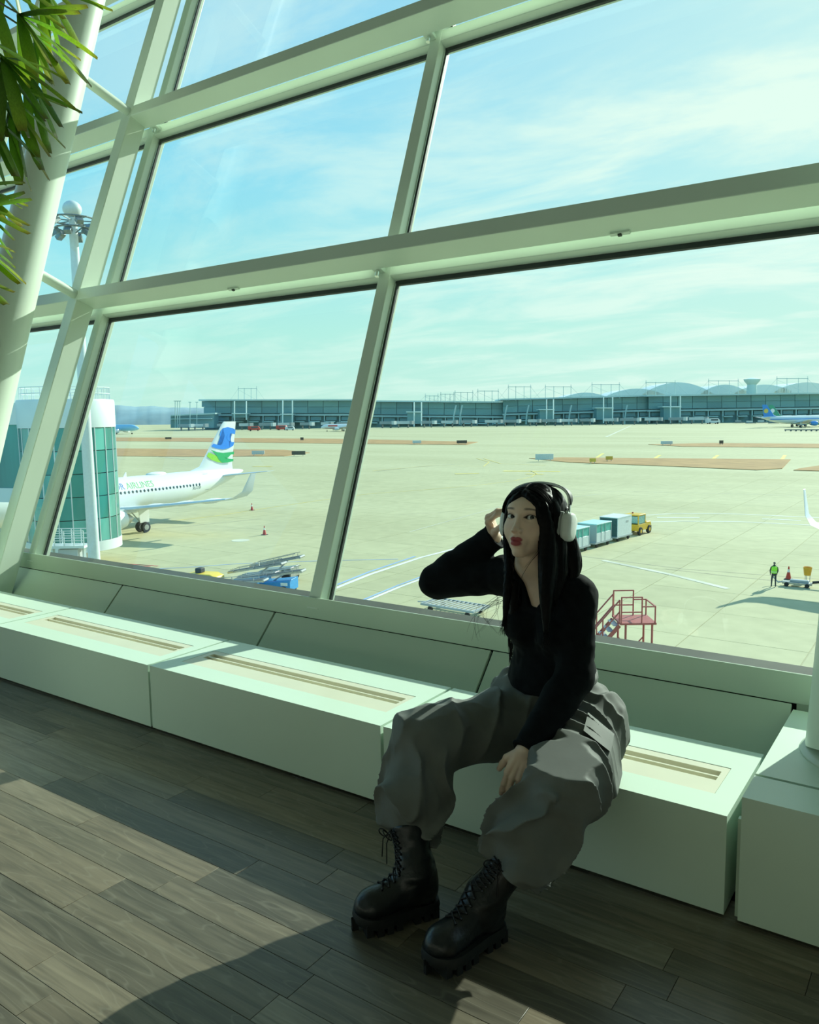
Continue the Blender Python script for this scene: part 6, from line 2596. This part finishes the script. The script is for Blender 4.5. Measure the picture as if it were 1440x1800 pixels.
def rrect(w, h, r, n=8):
    out = []
    for cx, cy, a0 in ((w - r, h - r, 0), (-w + r, h - r, 90), (-w + r, -h + r, 180), (w - r, -h + r, 270)):
        for i in range(n + 1):
            a = math.radians(a0 + 90 * i / n)
            out.append((cx + r * math.cos(a), cy + r * math.sin(a)))
    return out


def cup(sx):
    ins = .0 if sx > 0 else .020
    bk = .0 if sx > 0 else .016
    def solid(layers, name, m, parent, seg_smooth='all'):
        mb = MB()
        base = rrect(.0305, .0425, .026)
        n = len(base)
        vs = []
        for x, g in layers:
            vs += [(sx * (x - .012 - ins), p * g - .012 - bk, q * g - .012) for p, q in base]
        fs = [(i * n + j, i * n + (j + 1) % n, (i + 1) * n + (j + 1) % n, (i + 1) * n + j) for i in range(len(layers) - 1) for j in range(n)]
        fs += [tuple(range(n)), tuple(range((len(layers) - 1) * n, len(layers) * n))]
        mb.add(vs, fs)
        return hpb(mb, name, m, parent)
    c = solid([(.112, .80), (.112, .93), (.114, .98), (.121, 1.0), (.130, .985), (.136, .93), (.139, .82), (.1405, .6), (.141, .2)], 'ear_cup', M_HPW, hp)
    solid([(.088, .80), (.089, .95), (.093, 1.02), (.104, 1.03), (.110, .98), (.1115, .88), (.1115, .6)], 'ear_cushion', M_HPC, c)
    hpb(MB().tube([(sx * (.1095 - ins), -.012, .024), (sx * (.1080 - ins), -.016, .040), (sx * (.1045 - ins), -.022, .054)], [.0042, .0036, .0036], 12), 'stem', M_ALU, c)
    hpb(MB().cyl((sx * (.110 - ins), .006, .026), (sx * (.110 - ins), .006, .033), .0055, 14), 'crown_dial', M_ALU, c)
    return c


cup(1)
cup(-1)
P = []
n = 28
for i in range(n + 1):
    a = math.pi * (i / n)
    P.append((.0975 * math.cos(a) + .007, -.022 - .020 * math.sin(a), .054 + .061 * math.sin(a) ** .75))
mb = MB()
vs, fs = [], []
for i, q in enumerate(P):
    q = Vector(q)
    t = (Vector(P[min(i + 1, n)]) - Vector(P[max(i - 1, 0)])).normalized()
    o = t.cross(Vector((0, 1, 0))).normalized()
    w = .006 + .016 * math.sin(math.pi * i / n) ** .6
    for (u, v) in ((-1, -.0035), (-.8, .0035), (.8, .0035), (1, -.0035), (.8, -.005), (-.8, -.005)):
        vs.append(q + Vector((0, u * w, 0)) - o * v * (-1))
k = 6
for i in range(n):
    for j in range(k):
        fs.append((i * k + j, i * k + (j + 1) % k, (i + 1) * k + (j + 1) % k, (i + 1) * k + j))
mb.add(vs, fs)
hpb(mb, 'headband', M_HPB, hp, 'all')
for s in (-1, 1):
    mb = MB()
    mb.tube([Vector(P[j]) + Vector((0, s * (.006 + .016 * math.sin(math.pi * j / n) ** .6), 0)) for j in range(n + 1)], .0030, 8)
    hpb(mb, 'band_frame', M_HPW, hp, 'all')

# ================================================================== TALL PALM AT THE LEFT
def leaf_mat():
    m = bpy.data.materials.new('palm_leaf')
    m.use_nodes = True
    t = m.node_tree
    t.nodes.clear()
    at = N(t, 'ShaderNodeAttribute', attribute_name='tone')
    nn = N(t, 'ShaderNodeTexNoise')
    nn.inputs['Scale'].default_value = 25
    rp = ramp(t, [(.3, (.8, .8, .8)), (.7, (1.15, 1.15, 1.15))])
    t.links.new(nn.outputs[0], rp.inputs[0])
    c = mixc(t, 1.0, at.outputs['Color'], rp.outputs[0], 'MULTIPLY')
    p = N(t, 'ShaderNodeBsdfPrincipled')
    p.inputs['Roughness'].default_value = .38
    t.links.new(c, p.inputs['Base Color'])
    tr = N(t, 'ShaderNodeBsdfTranslucent')
    t.links.new(mixc(t, 1.0, c, (1.0, 1.25, .5), 'MULTIPLY'), tr.inputs[0])
    mx = N(t, 'ShaderNodeMixShader')
    mx.inputs[0].default_value = .45
    t.links.new(p.outputs[0], mx.inputs[1])
    t.links.new(tr.outputs[0], mx.inputs[2])
    o = N(t, 'ShaderNodeOutputMaterial')
    t.links.new(mx.outputs[0], o.inputs[0])
    return m


M_LEAF = leaf_mat()
M_CANE = mat('palm_cane', (.16, .17, .07), .6, var=.25, scale=30)
M_POT = mat('planter_white', (.62, .66, .60), .4, var=.04)
M_SOIL = mat('planter_soil', (.05, .035, .022), .9, var=.3, scale=40)
RP = random.Random(21)
CR, CU, CW = Vector(CAM_R), Vector(CAM_U), Vector(CAM_W)


def atd(px, py, dep):                # a point seen at this pixel, dep metres ahead
    return Vector(CAM_POS) + (CW + CR * ((px - 720) / FPX) - CU * ((py - 900) / FPX)) * dep


pbase = atd(-330, 60, 2.75)
palm = empty('potted_palm', (pbase.x, pbase.y, 0.0))
tag(palm, 'tall indoor palm with long drooping green and yellowing leaflets at the upper left', 'plant')
PO = palm.location.copy()
MB().lathe([(.16, 0), (.20, .02), (.24, .42), (.225, .42), (.21, .36)], 28).build('planter', M_POT, palm, smooth=True)
MB().lathe([(.21, .34), (.20, .37), (.02, .38)], 20).build('soil', M_SOIL, palm, smooth=True)
canes = []
for k, (dx, dy, h) in enumerate(((.0, .0, 3.35), (.07, .03, 3.0), (-.06, .05, 2.55), (.03, -.06, 2.2))):
    pts = [(dx, dy, .36), (dx * 1.4, dy * 1.5, h * .5), (dx * 2.2, dy * 2.2, h)]
    MB().tube(spline(pts, 14), [.016 + .0025 * (i % 3 == 0) for i in range(15)], 8).build('cane', M_CANE, palm, smooth=True)
    canes.append(Vector(pts[2]) + PO)


def leaflet(p0, d0, L, w, droop, yel, parent, org):
    n = 8
    cu = [p0]
    d = d0.normalized()
    for i in range(n):
        d = (d + Vector((0, 0, -1)) * droop / n).normalized()
        cu.append(cu[-1] + d * (L / n))
    vs, fs, cols = [], [], []
    side = d0.cross(Vector((0, 0, 1)))
    side = side.normalized() if side.length > .05 else CR.copy()
    side = (side + CR * RP.uniform(-.5, .5)).normalized()
    g0 = RP.uniform(.7, 1.25)
    for i, q in enumerate(cu):
        t = i / n
        ww = w * (.35 + 1.3 * t - 1.05 * t * t) * (1.0 if t < .93 else .75)
        tg = (cu[min(i + 1, n)] - cu[max(i - 1, 0)]).normalized()
        s = (side - tg * side.dot(tg)).normalized()
        nn = tg.cross(s)
        vs += [q - s * ww + nn * ww * .35 - org, q - org, q + s * ww + nn * ww * .35 - org]
        green = np.array([.11, .24, .035]) * g0
        lime = np.array([.36, .46, .05])
        gold = np.array([.50, .36, .05])
        brown = np.array([.13, .055, .02])
        c = green * (1 - yel * t) + lime * (yel * t)
        if yel > .45 and t > .6:
            k = (t - .6) / .4 * (yel - .2)
            c = c * (1 - k) + gold * k
        if t > .93:
            c = c * .3 + brown * .7
        cols += [c] * 3
    for i in range(n):
        a = i * 3
        fs += [(a, a + 1, a + 4, a + 3), (a + 1, a + 2, a + 5, a + 4)]
    me = bpy.data.meshes.new('leaflet')
    me.from_pydata([tuple(q) for q in vs], [], fs)
    at = me.color_attributes.new('tone', 'FLOAT_COLOR', 'POINT')
    at.data.foreach_set('color', np.concatenate([np.array(cols), np.ones((len(cols), 1))], 1).astype(np.float32).ravel())
    for pg in me.polygons:
        pg.use_smooth = True
    me.materials.append(M_LEAF)
    o = bpy.data.objects.new('leaflet', me)
    COL.objects.link(o)
    o.parent = parent
    return o


FRONDS = [(-25, -40, 2.62, 38, 95, 11, 215, .35), (35, 25, 2.50, 35, 100, 11, 150, .55), (5, 100, 2.42, 62, 110, 12, 165, .25), (-20, 140, 2.50, 48, 90, 11, 190, .6),
          (45, 120, 2.58, 78, 90, 10, 150, .15), (75, -25, 2.70, 45, 95, 10, 135, .5), (-30, 190, 2.44, 72, 80, 10, 165, .1), (15, -70, 2.75, 75, 100, 10, 190, .45), (-45, 60, 2.40, 55, 90, 11, 200, .2), (20, 170, 2.52, 85, 70, 9, 160, .3),
          (60, 60, 2.66, 52, 80, 9, 120, .65),
          (-45, 365, 2.34, 5, 70, 8, 125, .35), (-50, 425, 2.32, 32, 70, 8, 115, .5), (-55, 480, 2.36, 55, 70, 8, 120, .35), (-40, 330, 2.40, 12, 50, 6, 105, .45)]
for k, (hx, hy, dep, ang, spr, nl_, ln, yl) in enumerate(FRONDS):
    hub = atd(hx, hy, dep)
    ca = min(canes, key=lambda q: (q - hub).length)
    st0 = ca - Vector((0, 0, .25))
    fr = empty('frond', hub - PO, parent=palm)
    mid = (st0 + hub) / 2 + Vector((0, 0, .12))
    MB().tube([q - hub for q in spline([st0, mid, hub], 10)], [.006 - .0003 * i for i in range(11)], 6).build('petiole', M_CANE, fr, smooth=True)
    sc_ = dep / FPX
    nl_ = max(5, int(nl_ * .75))
    for i in range(nl_):
        a = math.radians(ang + spr * (i / (nl_ - 1) - .5) + RP.uniform(-5, 5))
        d0 = (CR * math.cos(a) - CU * math.sin(a) + CW * RP.uniform(-.45, .35)).normalized()
        mid_f = 1 - abs(i / (nl_ - 1) - .5) * .35
        leaflet(hub, d0, ln * sc_ * mid_f * RP.uniform(.85, 1.08), .0245 * RP.uniform(.75, 1.15), RP.uniform(.15, .7), max(0, min(1, yl + RP.uniform(-.3, .35))), fr, hub)
